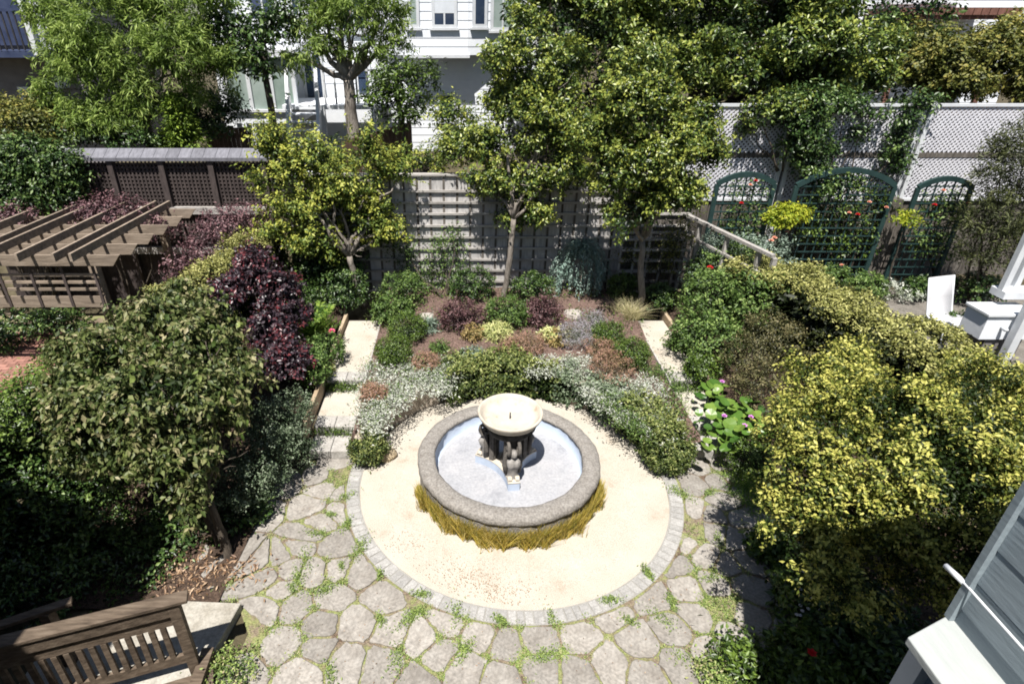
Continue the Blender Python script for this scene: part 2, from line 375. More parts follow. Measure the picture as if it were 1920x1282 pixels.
solid('dark_metal', [(0.3, (0.02, 0.02, 0.025)), (0.7, (0.05, 0.05, 0.06))], 4, 0.5)
solid('navy_paint', [(0.3, (0.02, 0.03, 0.07)), (0.7, (0.05, 0.065, 0.12))], 4, 0.6)
solid('redwood', [(0.3, (0.1, 0.045, 0.035)), (0.7, (0.2, 0.1, 0.075))], 4, 0.8, rand=0.15)
solid('sling_fabric', [(0.3, (0.42, 0.42, 0.44)), (0.7, (0.5, 0.5, 0.51))], 60, 0.8)
solid('glass_dark', [(0.3, (0.015, 0.025, 0.05)), (0.7, (0.04, 0.06, 0.1))], 1.5, 0.08, spec=0.6)
solid('glass_pale', [(0.3, (0.16, 0.22, 0.19)), (0.7, (0.34, 0.4, 0.38))], 1.2, 0.12, spec=0.6)
solid('blind', [(0.3, (0.5, 0.53, 0.57)), (0.7, (0.62, 0.65, 0.69))], 2, 0.8)
solid('bark_grey', [(0.3, (0.12, 0.1, 0.085)), (0.7, (0.3, 0.27, 0.235))], 8, 0.95, 0.8, stretch=(3, 3, 0.6), bscale=20)
solid('bark_dark', [(0.3, (0.035, 0.028, 0.022)), (0.7, (0.11, 0.09, 0.07))], 8, 0.95, 0.8, stretch=(3, 3, 0.6), bscale=20)
solid('bark_pale', [(0.3, (0.2, 0.18, 0.15)), (0.7, (0.42, 0.4, 0.36))], 8, 0.95, 0.8, stretch=(3, 3, 0.6), bscale=20)
solid('petal_red', [(0.3, (0.5, 0.015, 0.02)), (0.7, (0.7, 0.03, 0.04))], 9, 0.6)
solid('petal_pink', [(0.3, (0.75, 0.09, 0.2)), (0.7, (0.85, 0.2, 0.33))], 9, 0.6)
solid('petal_mauve', [(0.3, (0.55, 0.2, 0.55)), (0.7, (0.7, 0.35, 0.7))], 9, 0.6)
solid('petal_peach', [(0.3, (0.75, 0.36, 0.25)), (0.7, (0.85, 0.5, 0.38))], 9, 0.6)
solid('petal_white', [(0.3, (0.7, 0.68, 0.7)), (0.7, (0.82, 0.8, 0.82))], 9, 0.6)

# leaf colours along each plant's own variation (old leaf -> young leaf; dark end also paints inner shade)
def G(*c): return [(i / (len(c) - 1) if len(c) > 1 else 0, x) for i, x in enumerate(c)]
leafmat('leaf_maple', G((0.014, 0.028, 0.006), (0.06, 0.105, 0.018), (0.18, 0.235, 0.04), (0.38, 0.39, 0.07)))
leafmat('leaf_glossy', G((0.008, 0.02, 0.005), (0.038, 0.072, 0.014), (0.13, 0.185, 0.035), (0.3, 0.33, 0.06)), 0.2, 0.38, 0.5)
leafmat('leaf_olive', G((0.0225, 0.03, 0.0075), (0.0648, 0.084, 0.018), (0.162, 0.1725, 0.0375), (0.297, 0.26, 0.06)))
leafmat('leaf_feather', G((0.027, 0.055, 0.01), (0.0918, 0.15, 0.024), (0.1957, 0.285, 0.0525), (0.378, 0.47, 0.13)), 0.4)
leafmat('leaf_golden', G((0.016, 0.032, 0.005), (0.065, 0.092, 0.014), (0.21, 0.235, 0.042), (0.5, 0.48, 0.12)), 0.25)
leafmat('leaf_variegated', G((0.009, 0.015, 0.004), (0.0324, 0.045, 0.0108), (0.2025, 0.21, 0.0525), (0.495, 0.48, 0.18)), 0.22)
leafmat('leaf_hedge', G((0.01125, 0.0225, 0.005), (0.0378, 0.063, 0.0132), (0.1012, 0.135, 0.03375), (0.306, 0.33, 0.11)), 0.2)
leafmat('leaf_dogwood', G((0.014, 0.027, 0.006), (0.055, 0.082, 0.02), (0.145, 0.17, 0.055), (0.31, 0.28, 0.15)), 0.25)
leafmat('leaf_dogwood_single', G((0.0396, 0.0715, 0.01375), (0.135, 0.1875, 0.045), (0.27, 0.32, 0.1)), 0.25, by_object=True)
leafmat('leaf_purple', G((0.006, 0.003, 0.0055), (0.018, 0.0102, 0.0156), (0.04875, 0.03375, 0.0435), (0.13, 0.025, 0.03)), 0.08, 0.4, 0.5)
leafmat('leaf_barberry', G((0.015, 0.006, 0.008), (0.051, 0.0228, 0.0252), (0.12, 0.06, 0.06375), (0.22, 0.125, 0.125)), 0.15)
leafmat('leaf_plum', G((0.02, 0.009, 0.012), (0.06, 0.03, 0.035), (0.13, 0.065, 0.075), (0.24, 0.135, 0.14)), 0.15)
leafmat('leaf_ivy', G((0.0054, 0.015, 0.0045), (0.0216, 0.048, 0.0108), (0.054, 0.105, 0.0225), (0.153, 0.22, 0.06)), 0.15, 0.4, 0.45)
leafmat('leaf_box', G((0.01125, 0.025, 0.005), (0.0378, 0.069, 0.012), (0.081, 0.135, 0.0225), (0.162, 0.24, 0.04)), 0.2, 0.4, 0.45)
leafmat('leaf_green', G((0.018, 0.035, 0.0075), (0.054, 0.102, 0.021), (0.1148, 0.195, 0.045), (0.252, 0.34, 0.1)), 0.28)
leafmat('leaf_bright', G((0.0315, 0.075, 0.01), (0.081, 0.168, 0.024), (0.189, 0.3, 0.045), (0.378, 0.5, 0.1)), 0.35)
leafmat('leaf_bergenia', G((0.04, 0.1, 0.015), (0.09, 0.18, 0.03), (0.18, 0.27, 0.05)), 0.25, 0.35, 0.5, by_object=True)
leafmat('leaf_grey', G((0.045, 0.07, 0.045), (0.108, 0.156, 0.108), (0.2025, 0.27, 0.21), (0.378, 0.46, 0.38)), 0.2)
leafmat('leaf_silver', G((0.17, 0.2, 0.13), (0.33, 0.36, 0.28), (0.47, 0.49, 0.43), (0.6, 0.61, 0.56)), 0.15, 0.8)
leafmat('leaf_heather', G((0.11, 0.09, 0.05), (0.22, 0.15, 0.08), (0.32, 0.18, 0.12), (0.4, 0.24, 0.2)), 0.2)
leafmat('leaf_lavender', G((0.16, 0.18, 0.14), (0.27, 0.26, 0.27), (0.36, 0.32, 0.38)), 0.2)
leafmat('leaf_cream', G((0.25, 0.32, 0.1), (0.5, 0.52, 0.2), (0.68, 0.66, 0.36)), 0.25)
leafmat('leaf_amber', G((0.16, 0.15, 0.05), (0.3, 0.23, 0.09), (0.4, 0.28, 0.12)), 0.25)
leafmat('leaf_weeping', G((0.12, 0.19, 0.15), (0.22, 0.32, 0.27), (0.34, 0.43, 0.38)), 0.15)
leafmat('leaf_brownish', G((0.018, 0.02, 0.008), (0.06, 0.062, 0.022), (0.13, 0.125, 0.05), (0.22, 0.185, 0.09)), 0.2)
leafmat('leaf_olive_dark', G((0.01485, 0.022, 0.0066), (0.05062, 0.06375, 0.01875), (0.126, 0.14, 0.05)), 0.2)
leafmat('leaf_vivid', G((0.12, 0.2, 0.02), (0.3, 0.36, 0.03), (0.5, 0.5, 0.05)), 0.35)
leafmat('leaf_sage', G((0.02, 0.035, 0.014), (0.06, 0.095, 0.045), (0.15, 0.2, 0.115), (0.3, 0.35, 0.25)), 0.2)
leafmat('leaf_conifer', G((0.0396, 0.0715, 0.011), (0.1148, 0.1875, 0.0225), (0.27, 0.36, 0.05)), 0.25)
leafmat('grass_ochre', G((0.13, 0.15, 0.025), (0.33, 0.27, 0.045), (0.47, 0.34, 0.06), (0.56, 0.46, 0.17)), 0.25)
leafmat('grass_green', G((0.06, 0.11, 0.02), (0.13, 0.22, 0.04), (0.25, 0.3, 0.08)), 0.25)
leafmat('grass_straw', G((0.25, 0.27, 0.1), (0.45, 0.4, 0.22), (0.6, 0.52, 0.33)), 0.25)
leafmat('weed', G((0.1, 0.15, 0.05), (0.18, 0.26, 0.07), (0.3, 0.38, 0.1), (0.38, 0.33, 0.2)), 0.25)
leafmat('litter', G((0.1, 0.05, 0.03), (0.26, 0.16, 0.09), (0.46, 0.33, 0.22)), 0.1)

# ------------------------------------------------------------------ the ground
def sstep(a, b, x):
    t = min(1, max(0, (x - a) / (b - a))); return t * t * (3 - 2 * t)
def ground_z(x, y):
    z = 2.35 * sstep(13.6, 18.5, y)
    z = max(z, 0.55 * sstep(6.6, 7.6, x - 0.0 * y) * sstep(5.5, 8.5, y))
    return z - 0.04
xs = sorted(set([-900, -400, -200, -100, -60, -40] + [round(-30 + i * 0.75, 3) for i in range(81)] + [40, 60, 100, 200, 400, 900]))
ys = sorted(set([-900, -300, -100, -40, -20, -10] + [round(-5 + i * 0.5, 3) for i in range(81)] + [45, 60, 90, 150, 300, 900]))
mb = MB(); mb.add([(x, y, ground_z(x, y)) for x in xs for y in ys], [(i * len(ys) + j, (i + 1) * len(ys) + j, (i + 1) * len(ys) + j + 1, i * len(ys) + j + 1) for i in range(len(xs) - 1) for j in range(len(ys) - 1)])
mb.smooth = True
tag(mb.obj('ground', M['earth']), 'bare dark earth under and beyond the gardens', kind='structure')

SX, SY = 0.75, 6.9            # centre of the round sand court
FX, FY = 0.68, 6.92           # centre of the fountain

# patio bed between the flagstones
def poly_obj(name, pts, z, m, **k):
    b = MB(); b.add([(x, y, z) for x, y in pts], [tuple(range(len(pts)))]); o = b.obj(name, m); tag(o, **k); return o
patio_edge = [(-2.42, 7.33), (-2.95, 6.4), (-2.98, 5.35), (-2.72, 4.72), (-2.45, 4.3), (-2.55, 3.1), (-2.2, 2.6), (3.7, 2.6), (4.2, 3.8), (4.4, 5.2), (4.35, 6.3), (4.1, 7.33)]
patio = poly_obj('patio', patio_edge, -0.012, M['joint'], label='patio of irregular flagstones with mossy joints around the sand court', kind='structure')
seeds4 = [(80,570),(120,645),(390,520),(265,660),(75,760),(390,640),(520,660),(150,850),(365,795),(645,800),(300,955),(500,945),(700,990),(860,1025),(95,1060),(280,1090),(445,1155),(645,1165),(960,1115),(1000,935),(1190,1010),(1330,1060),(1515,1030),(1740,1020),(190,1210),(840,1275),(1100,1200),(1300,1265),(1730,1230),(1535,1200),(0,860),(912,920),(400,130),(420,220),(400,310),(290,375),(250,300),(330,200),(215,450),(370,60),(300,120),(180,520)]
seeds5 = [(890,170),(1030,150),(1105,130),(930,75),(1040,65),(905,310),(1060,270),(880,420),(840,490),(1160,360),(1010,440),(780,620),(1200,590),(970,570),(650,790),(860,750),(420,880),(1010,740),(1190,740),(585,1050),(780,985),(910,910),(1170,900),(980,1110),(810,1180),(620,1230),(430,1170),(1100,1000),(1020,1230),(1130,480),(1080,620),(1230,480),(1180,200),(990,340),(1060,850)]
seeds3 = [(1350,980),(1570,1060),(1650,850),(1590,740),(1480,690),(1780,790),(1770,940),(1740,1090),(1350,1240),(1680,1230),(1440,590),(1400,650),(1530,560),(1350,560)]
S = 2.967
sd = [at(500 + x / S, 850 + y / S) for x, y in seeds4] + [at(1000 + x / S, 850 + y / S) for x, y in seeds5] + [at(x / S, 850 + y / S) for x, y in seeds3]
sd = [Vector((p.x, p.y)) for p in sd]
keep = []
for p in sd:
    if all((p - q).length > 0.2 for q in keep): keep.append(p)
for _ in range(4000):          # stones the photograph does not show, out to the patio's edge
    p = Vector((random.uniform(-2.9, 4.4), random.uniform(2.5, 7.4)))
    if all((p - q).length > 0.46 for q in keep): keep.append(p)
def clip(poly, n, d):
    out = []
    for i in range(len(poly)):
        a, b = poly[i], poly[(i + 1) % len(poly)]; fa, fb = a.dot(n) - d, b.dot(n) - d
        if fa <= 0: out.append(a)
        if fa * fb < 0: out.append(a + (b - a) * (fa / (fa - fb)))
    return out
def inside(p, poly):
    c = False
    for i in range(len(poly)):
        a, b = poly[i], poly[i - 1]
        if (a[1] > p[1]) != (b[1] > p[1]) and p[0] < (b[0] - a[0]) * (p[1] - a[1]) / (b[1] - a[1]) + a[0]: c = not c
    return c
joints = []; bare = []
for p in keep:
    if not inside(p, patio_edge) or (p - Vector((SX, SY))).length < 2.5: continue
    cell = [Vector((p.x + a, p.y + b)) for a, b in ((-0.55, -0.55), (0.55, -0.55), (0.55, 0.55), (-0.55, 0.55))]
    for q in keep:
        if q is p or (q - p).length > 1.6: continue
        n = (q - p).normalized(); cell = clip(cell, n, ((p + q) / 2).dot(n) - random.uniform(0.008, 0.024))
        if len(cell) < 3: break
    if len(cell) < 3: continue
    # keep clear of the kerb ring: cut along the tangent of the ring
    rd = p - Vector((SX, SY)); n = -rd.normalized(); cell = clip(cell, n, Vector((SX, SY)).dot(n) - 2.53)
    if len(cell) < 3: continue
    joints += [c.copy() for c in cell]
    sm = []
    for i in range(len(cell)):
        a, b, c = cell[i - 1], cell[i], cell[(i + 1) % len(cell)]
        ka = min(0.3, 0.055 / max(1e-3, (a - b).length)); kc = min(0.3, 0.055 / max(1e-3, (c - b).length))
        sm += [b.lerp(a, ka), b.lerp(b.lerp((a + c) / 2, 0.16), 1.0), b.lerp(c, kc)]
    fine = []
    for i in range(len(sm)):
        a, c = sm[i], sm[(i + 1) % len(sm)]; fine.append(a)
        nn_ = int((c - a).length / 0.07)
        for j in range(1, nn_ + 1): fine.append(a.lerp(c, j / (nn_ + 1)))
    sm = [q + Vector((random.gauss(0, 0.007), random.gauss(0, 0.007))) for q in fine]
    area = abs(sum(sm[i - 1].cross(sm[i]) if hasattr(sm[i], 'cross') and False else sm[i - 1].x * sm[i].y - sm[i].x * sm[i - 1].y for i in range(len(sm)))) / 2
    if area < 0.012: continue
    if area < 0.085 and random.random() < 0.2: bare.append((p.x, p.y, area)); continue
    zt = random.uniform(0.002, 0.016)
    b = MB(); b.prism([(q.x, q.y) for q in sm], -0.05, zt, bev=0.007)
    b.v = [(x, y, z + ((x - p.x) * random.choice((-1, 1)) * 0.0 if z < 0 else 0)) for x, y, z in b.v]
    b.obj('flagstone', M['flagstone'], patio, loc=(p.x, p.y, 0))

# sand court and its ring of kerb stones
b = MB(); rr = [0.0001, 0.5, 1.0, 1.4, 1.8, 2.1, 2.31]
b.lathe([(r, 0.0 + 0.012 * math.sin(r * 5)) for r in rr], 96, (SX, SY), wob=lambda t, r, z: 0.006 * math.sin(9 * t) if r > 2.2 else 0); b.smooth = True
b.f = [tuple(reversed(f)) for f in b.f]
tag(b.obj('sand', M['sand'], loc=(SX, SY, 0)), 'round court of pale raked sand around the fountain', kind='structure')
A0, A1 = math.radians(168), math.radians(372)
b = MB(); b.lathe([(2.3, -0.06), (2.3, -0.006), (2.5, -0.006), (2.5, -0.06)], 96, (SX, SY), A0, A1)
b.f = [tuple(reversed(f)) for f in b.f]
kerb = tag(b.obj('kerb', M['grout'], loc=(SX, SY, 0)), 'ring kerb of small grey setts around the sand court', kind='structure')
t = A0
while t < A1 - 0.02:
    wd = random.uniform(0.038, 0.062); t1 = min(A1, t + wd); q = []
    for r, a in ((2.32, t + 0.003), (2.32, (t + t1) / 2), (2.32, t1 - 0.003), (2.49, t1 - 0.003), (2.49, (t + t1) / 2), (2.49, t + 0.003)):
        r += random.gauss(0, 0.007); q.append((SX + r * math.cos(a), SY + r * math.sin(a)))
    m_ = MB().prism(q, -0.05, random.uniform(0.001, 0.007), bev=0.004)
    c = (SX + 2.4 * math.cos((t + t1) / 2), SY + 2.4 * math.sin((t + t1) / 2), 0)
    m_.obj('kerb_stone', M['kerb'], kerb, loc=c); t = t1

# low curved retaining wall behind the court
W0, W1 = math.radians(4), math.radians(171)
b = MB(); b.lathe([(2.34, -0.1), (2.345, 0.1), (2.36, 0.3), (2.37, 0.43), (2.4, 0.455), (2.5, 0.455), (2.52, 0.42), (2.52, -0.1)], 90, (SX, SY), W0, W1, wob=lambda t, r, z: 0.006 * math.sin(23 * t + 6 * z) + 0.004 * math.sin(61 * t))
b.f = [tuple(reversed(f)) for f in b.f] ; b.smooth = True
tag(b.obj('retaining_wall', M['wall_concrete'], loc=(SX, SY + 2.4, 0)), 'low curved concrete retaining wall behind the fountain, bare on its left stretch', 'wall')

# planting bed behind the wall (mulch), rising to the fence
def bed_z(x, y):
    return 0.5 + 0.16 * sstep(8.6, 12.0, y) + 0.02 * math.sin(3 * x + y * 2) + 0.012 * math.sin(9 * x - 7 * y)
BX0, BX1, BY1 = -1.72, 3.66, 12.72
def bed_front(x):
    d = 2.46 ** 2 - (x - SX) ** 2
    return SY + math.sqrt(max(0.0, d)) if d > 0 else SY + 0.25
nx, ny = 80, 60; vs = []
for i in range(nx + 1):
    x = BX0 + (BX1 - BX0) * i / nx; y0 = max(bed_front(x), SY + 0.3)
    for j in range(ny + 1):
        y = y0 + (BY1 - y0) * j / ny; vs.append((x, y, bed_z(x, y) - (0.06 if j == 0 else 0) + random.gauss(0, 0.006)))
b = MB().add(vs, [(i * (ny + 1) + j, (i + 1) * (ny + 1) + j, (i + 1) * (ny + 1) + j + 1, i * (ny + 1) + j + 1) for i in range(nx) for j in range(ny)])
b.smooth = True
tag(b.obj('soil', M['mulch']), 'planting bed of brown bark mulch behind the fountain', kind='structure')
def side_bed(x0, x1, y0, y1, lab):
    nx, ny = 24, 40; vs = []
    for i in range(nx + 1):
        for j in range(ny + 1):
            y = y0 + (y1 - y0) * j / ny; xa = x0[0] + (x0[1] - x0[0]) * j / ny; xb = x1[0] + (x1[1] - x1[0]) * j / ny
            x = xa + (xb - xa) * i / nx
            vs.append((x, y, 0.02 + 0.56 * sstep(6.9, 9.0, y) + random.gauss(0, 0.008)))
    b = MB().add(vs, [(i * (ny + 1) + j, (i + 1) * (ny + 1) + j, (i + 1) * (ny + 1) + j + 1, i * (ny + 1) + j + 1) for i in range(nx) for j in range(ny)])
    b.smooth = True; tag(b.obj('soil', M['soil']), lab, kind='structure')
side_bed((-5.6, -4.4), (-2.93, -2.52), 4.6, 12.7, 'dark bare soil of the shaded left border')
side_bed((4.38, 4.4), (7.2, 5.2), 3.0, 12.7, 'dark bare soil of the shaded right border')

# stepped side paths: sand treads held by stone edges
def stepped_path(xa, xb, lab):
    root = thing('path', lab, None, ((xa + xb) / 2, 8.0, 0), kind='structure')
    lev = [(0.5, 8.9, 11.3), (0.33, 7.76, 8.9), (0.16, 7.34, 7.76)]
    for z, y0, y1 in lev:
        if z > 0.2:
            MB().box(((xa + xb) / 2, (y0 + 0.3 + y1) / 2, z / 2 - 0.004), (xb - xa, y1 - y0 - 0.3, z)).obj('tread', M['sand'], root)
        n = 2
        for k in range(n):
            wd = (xb - xa) / n; dp = 0.298 if z > 0.2 else y1 - y0 - 0.01
            s = MB().box((xa + wd * (k + 0.5), y0 + dp / 2, z / 2 + 0.002), (wd - 0.006, dp, z)).obj('edge_stone', M['step_stone'], root)
            bevel(s, 0.012)
    return root
stepped_path(-2.44, -1.76, 'stepped path of sand and stone left of the planting bed')
stepped_path(3.68, 4.3, 'stepped path of sand and stone right of the planting bed')
# timber edging
for (a, b_, lab, g) in (((-2.5, 11.35), (-2.5, 7.5), 'timber edging board left of the left stepped path', 0), ((4.36, 11.6), (4.36, 8.6), 'grey timber edging board right of the right stepped path', 0)):
    o = MB().bar((a[0], a[1], 0.5), (b_[0], b_[1], 0.44), 0.07, 0.3).obj('edging_board', M['timber'], loc=((a[0] + b_[0]) / 2, (a[1] + b_[1]) / 2, 0.35)); bevel(o, 0.008); tag(o, lab, 'edging')
for x, lab in ((-1.735, 'thin edging board between left path and mulch bed'), (3.655, 'thin edging board between right path and mulch bed')):
    o = MB().bar((x, 11.2, 0.5), (x, 8.75, 0.48), 0.025, 0.16).obj('edging_board', M['grey_wood'], loc=(x, 10, 0.45)); tag(o, lab, 'edging')

# ------------------------------------------------------------------ the fountain
fo = thing('fountain', 'round stone fountain with a cream bowl on three dark figured supports', 'fountain', (FX, FY, 0))
b = MB(); b.lathe([(1.34, -0.05), (1.33, 0.1), (1.325, 0.34)], 96, (FX, FY), wob=lambda t, r, z: 0.004 * math.sin(17 * t + 9 * z)); b.smooth = True; b.f = [tuple(reversed(f)) for f in b.f]
b.obj('basin_wall', M['basin_concrete'], fo)
b = MB(); b.lathe([(1.30, 0.335), (1.345, 0.335), (1.36, 0.37), (1.352, 0.43), (1.32, 0.462), (1.22, 0.472), (1.13, 0.466), (1.10, 0.445), (1.095, 0.40), (1.13, 0.40)], 128, (FX, FY), wob=lambda t, r, z: 0.004 * math.sin(13 * t) + 0.003 * math.sin(37 * t + 20 * z)); b.smooth = True
b.f = [tuple(reversed(f)) for f in b.f]
b.obj('basin_rim', M['basin_concrete'], fo)
b = MB(); b.lathe([(1.105, 0.41), (1.10, 0.2), (1.07, 0.175), (1.04, 0.172)], 96, (FX, FY)); b.smooth = True
b.obj('basin_lining', M['basin_paint'], fo)
b = MB(); b.lathe([(1.06, 0.176), (0.8, 0.178), (0.4, 0.18), (0.001, 0.18)], 96, (FX, FY)); b.smooth = True
b.obj('basin_floor', M['basin_floor'], fo)
ANG = [math.radians(a) for a in (-84, 36, 156)]
def plinth_poly(R, cut, ins):
    pts = []
    for i in range(3):
        a, c = ANG[i], ANG[(i + 1) % 3]
        ca = Vector((math.cos(a), math.sin(a))); ta = Vector((-ca.y, ca.x)); cc = Vector((math.cos(c), math.sin(c))); tc = Vector((-cc.y, cc.x))
        pts += [ca * R - ta * cut, ca * R + ta * cut]
        p0, p1 = ca * R + ta * cut, cc * R - tc * cut; mid = (ca + cc).normalized() * ins
        for k in range(1, 12):
            s = k / 12; q = p0 * (1 - s) ** 2 + (mid * 2 - (p0 + p1) / 2) * 2 * s * (1 - s) + p1 * s ** 2; pts.append(q)
    return [(FX + p.x, FY + p.y) for p in pts]
MB().prism(plinth_poly(0.5, 0.085, 0.2), 0.17, 0.315).obj('plinth', M['basin_paint'], fo)
MB().prism(plinth_poly(0.505, 0.088, 0.203), 0.317, 0.335, bev=0.006).obj('plinth_top', M['cream_stone'], fo)
b = MB(); b.lathe([(0.001, 0.99), (0.12, 0.99), (0.25, 1.0), (0.33, 1.03), (0.40, 1.085), (0.445, 1.15), (0.468, 1.2), (0.468, 1.222), (0.452, 1.23), (0.432, 1.222), (0.41, 1.17), (0.36, 1.12), (0.32, 1.107), (0.305, 1.112), (0.295, 1.105), (0.15, 1.098), (0.001, 1.098)], 80, (FX, FY), wob=lambda t, r, z: 0.004 * math.sin(5 * t)); b.smooth = True
b.f = [tuple(reversed(f)) for f in b.f]
b.obj('bowl', M['cream_stone'], fo)
MB().tube([(FX, FY, 1.09), (FX, FY, 1.2)], [0.012, 0.009], 8).obj('spout', M['dark_metal'], fo)
b = MB(); b.lathe([(0.06, 0.97), (0.09, 0.92), (0.05, 0.7), (0.09, 0.45), (0.13, 0.34)], 20, (FX, FY)); b.smooth = True; b.f = [tuple(reversed(f)) for f in b.f]
b.obj('core_shaft', M['dark_stone'], fo)
b = MB(); b.lathe([(0.001, 0.91), (0.31, 0.91), (0.335, 0.95), (0.3, 0.998), (0.001, 0.998)], 48, (FX, FY)); b.smooth = True
b.f = [tuple(reversed(f)) for f in b.f]
b.obj('capital', M['dark_stone'], fo)
def local(a, r, s=0.0, z=0.0):
    return Vector((FX + math.cos(a) * r - math.sin(a) * s, FY + math.sin(a) * r + math.cos(a) * s, z))
for i, a in enumerate(ANG):
    b = MB(); b.box(local(a, 0.225, 0, 0.63), (0.1, 0.17, 0.6), rz=a)
    for s in (-0.1, 0.1): b.box(local(a, 0.23, s, 0.62), (0.075, 0.035, 0.56), rz=a)
    bevel(b.obj('pillar', M['dark_stone'], fo), 0.01)
    # scroll: a spiral volute under the bowl's edge
    b = MB()
    for s in (-0.075, 0.075):
        pts = []
        for k in range(28):
            th = -1.6 + k * 0.33; rad = 0.115 * (1 - k / 34)
            pts.append(local(a, 0.335 + rad * math.cos(th), s, 0.84 + rad * math.sin(th)))
        b.tube(pts, [0.03 - 0.012 * k / 27 for k in range(28)], 7)
    b.smooth = True
    b.obj('scroll', M['dark_stone'], fo)
    # sphinx-like bust: one lofted body from haunch to head
    prof = [(0.335, 0.36, 0.075, 0.085), (0.40, 0.355, 0.07, 0.075), (0.47, 0.36, 0.065, 0.075), (0.54, 0.375, 0.07, 0.09), (0.60, 0.39, 0.072, 0.1), (0.645, 0.385, 0.06, 0.098), (0.672, 0.375, 0.038, 0.06), (0.692, 0.378, 0.034, 0.042), (0.715, 0.388, 0.046, 0.045), (0.75, 0.395, 0.056, 0.05), (0.785, 0.39, 0.05, 0.047), (0.812, 0.38, 0.03, 0.03), (0.82, 0.378, 0.004, 0.004)]
    vs = []; nn = 14
    for (z, r, rx, ry) in prof:
        for k in range(nn):
            th = 2 * math.pi * k / nn; q = 1.0
            if 0.72 < z < 0.76 and abs(th) < 0.3: q = 1.22          # nose
            if 0.755 < z < 0.79 and 0.25 < min(th, 2 * math.pi - th) < 0.8: q = 0.9
            if 0.53 < z < 0.62 and 0.3 < min(th, 2 * math.pi - th) < 0.9: q = 1.18   # breast
            vs.append(local(a, r + rx * q * math.cos(th), ry * q * math.sin(th), z))
    m_ = len(prof)
    b = MB().add(vs, [(j * nn + k, j * nn + (k + 1) % nn, (j + 1) * nn + (k + 1) % nn, (j + 1) * nn + k) for j in range(m_ - 1) for k in range(nn)]); b.smooth = True
    b.obj('figure', M['pale_stone'], fo)
    b = MB()
    for s in (-0.085, 0.085):      # dark headdress and wing framing the bust
        b.tube([local(a, 0.36, s * 0.55, 0.8), local(a, 0.335, s * 0.95, 0.74), local(a, 0.325, s * 1.25, 0.64), local(a, 0.31, s * 1.3, 0.5), local(a, 0.34, s * 1.05, 0.38)], [0.02, 0.03, 0.035, 0.04, 0.03], 8)
    b.smooth = True; b.obj('wing', M['dark_stone'], fo)
    b = MB()
    for s in (-0.055, 0.055):
        for d_ in (-0.018, 0, 0.018):
            b.tube([local(a, 0.40, s + d_, 0.36), local(a, 0.44, s + d_, 0.375), local(a, 0.47, s + d_, 0.36), local(a, 0.478, s + d_, 0.338)], [0.022, 0.018, 0.014, 0.008], 7)
    b.smooth = True; b.obj('paw', M['cream_stone'], fo)

# ------------------------------------------------------------------ trellis fence across the back of the garden
FYB = 12.86
def zrow(v, Y): return atY(868, v, Y).z
def xcol(u, v, Y): return atY(u, v, Y).x
fx0, fx1 = xcol(545, 450, FYB), xcol(1288, 450, FYB)
tf = thing('trellis_fence', 'weathered grey trellis fence with pale boards across the back of the garden', 'fence', ((fx0 + fx1) / 2, FYB, 0.5))
zt = zrow(331, FYB + 0.04); xm = xcol(1168, 450, FYB)
step = 0.292; x = fx0
while x < fx1 - 0.05:
    pale = xcol(668, 450, FYB) < x < xm  # end boards dark: tree shade put into the colour of the right ones
    h = zt + random.uniform(-0.02, 0.02)
    MB().box((x + step / 2, FYB + 0.026, (0.4 + h) / 2), (step - random.uniform(0.008, 0.03), 0.025, h - 0.4)).obj('fence_board', M['fence_pale' if pale else 'fence_weathered_shade'], tf)
    MB().box((x, FYB + 0.006, (0.4 + zt - 0.03) / 2), (0.048, 0.012, zt - 0.43)).obj('upright_slat', M['fence_weathered_shade'], tf)
    x += step
for v in (359, 380, 401.5, 423.5, 444.5, 465.5, 486.5, 507, 527, 546):
    z = zrow(v, FYB - 0.02)
    MB().box(((fx0 + fx1) / 2, FYB - 0.019, z + random.uniform(-0.006, 0.006)), (fx1 - fx0, 0.036, 0.05), ry=random.uniform(-0.002, 0.002)).obj('cross_slat', M['grey_wood'], tf)
MB().box(((fx0 + fx1) / 2, FYB + 0.07, zt + 0.035), (fx1 - fx0, 0.2, 0.035), rx=0.0).obj('cap_board', M['grey_wood'], tf)
# shorter trellis panel standing in front at the right end
tp = thing('short_trellis', 'short silvery trellis panel at the right end of the back fence', 'trellis', (xcol(1225, 480, 12.55), 12.55, 0.55))
pa, pb = xcol(1163, 480, 12.55), xcol(1292, 480, 12.55)
for v in (436, 449, 469, 489, 509):
    MB().box(((pa + pb) / 2, 12.53, zrow(v, 12.53)), (pb - pa, 0.04, 0.045)).obj('cross_slat', M['grey_wood'], tp)
for k in range(6):
    xx = pa + (pb - pa) * k / 5; zz = zrow(430 + (6 if k % 2 else 0), 12.57)
    MB().box((xx, 12.575, (0.5 + zz) / 2), (0.045, 0.04, zz - 0.5)).obj('upright_slat', M['grey_wood'], tp)

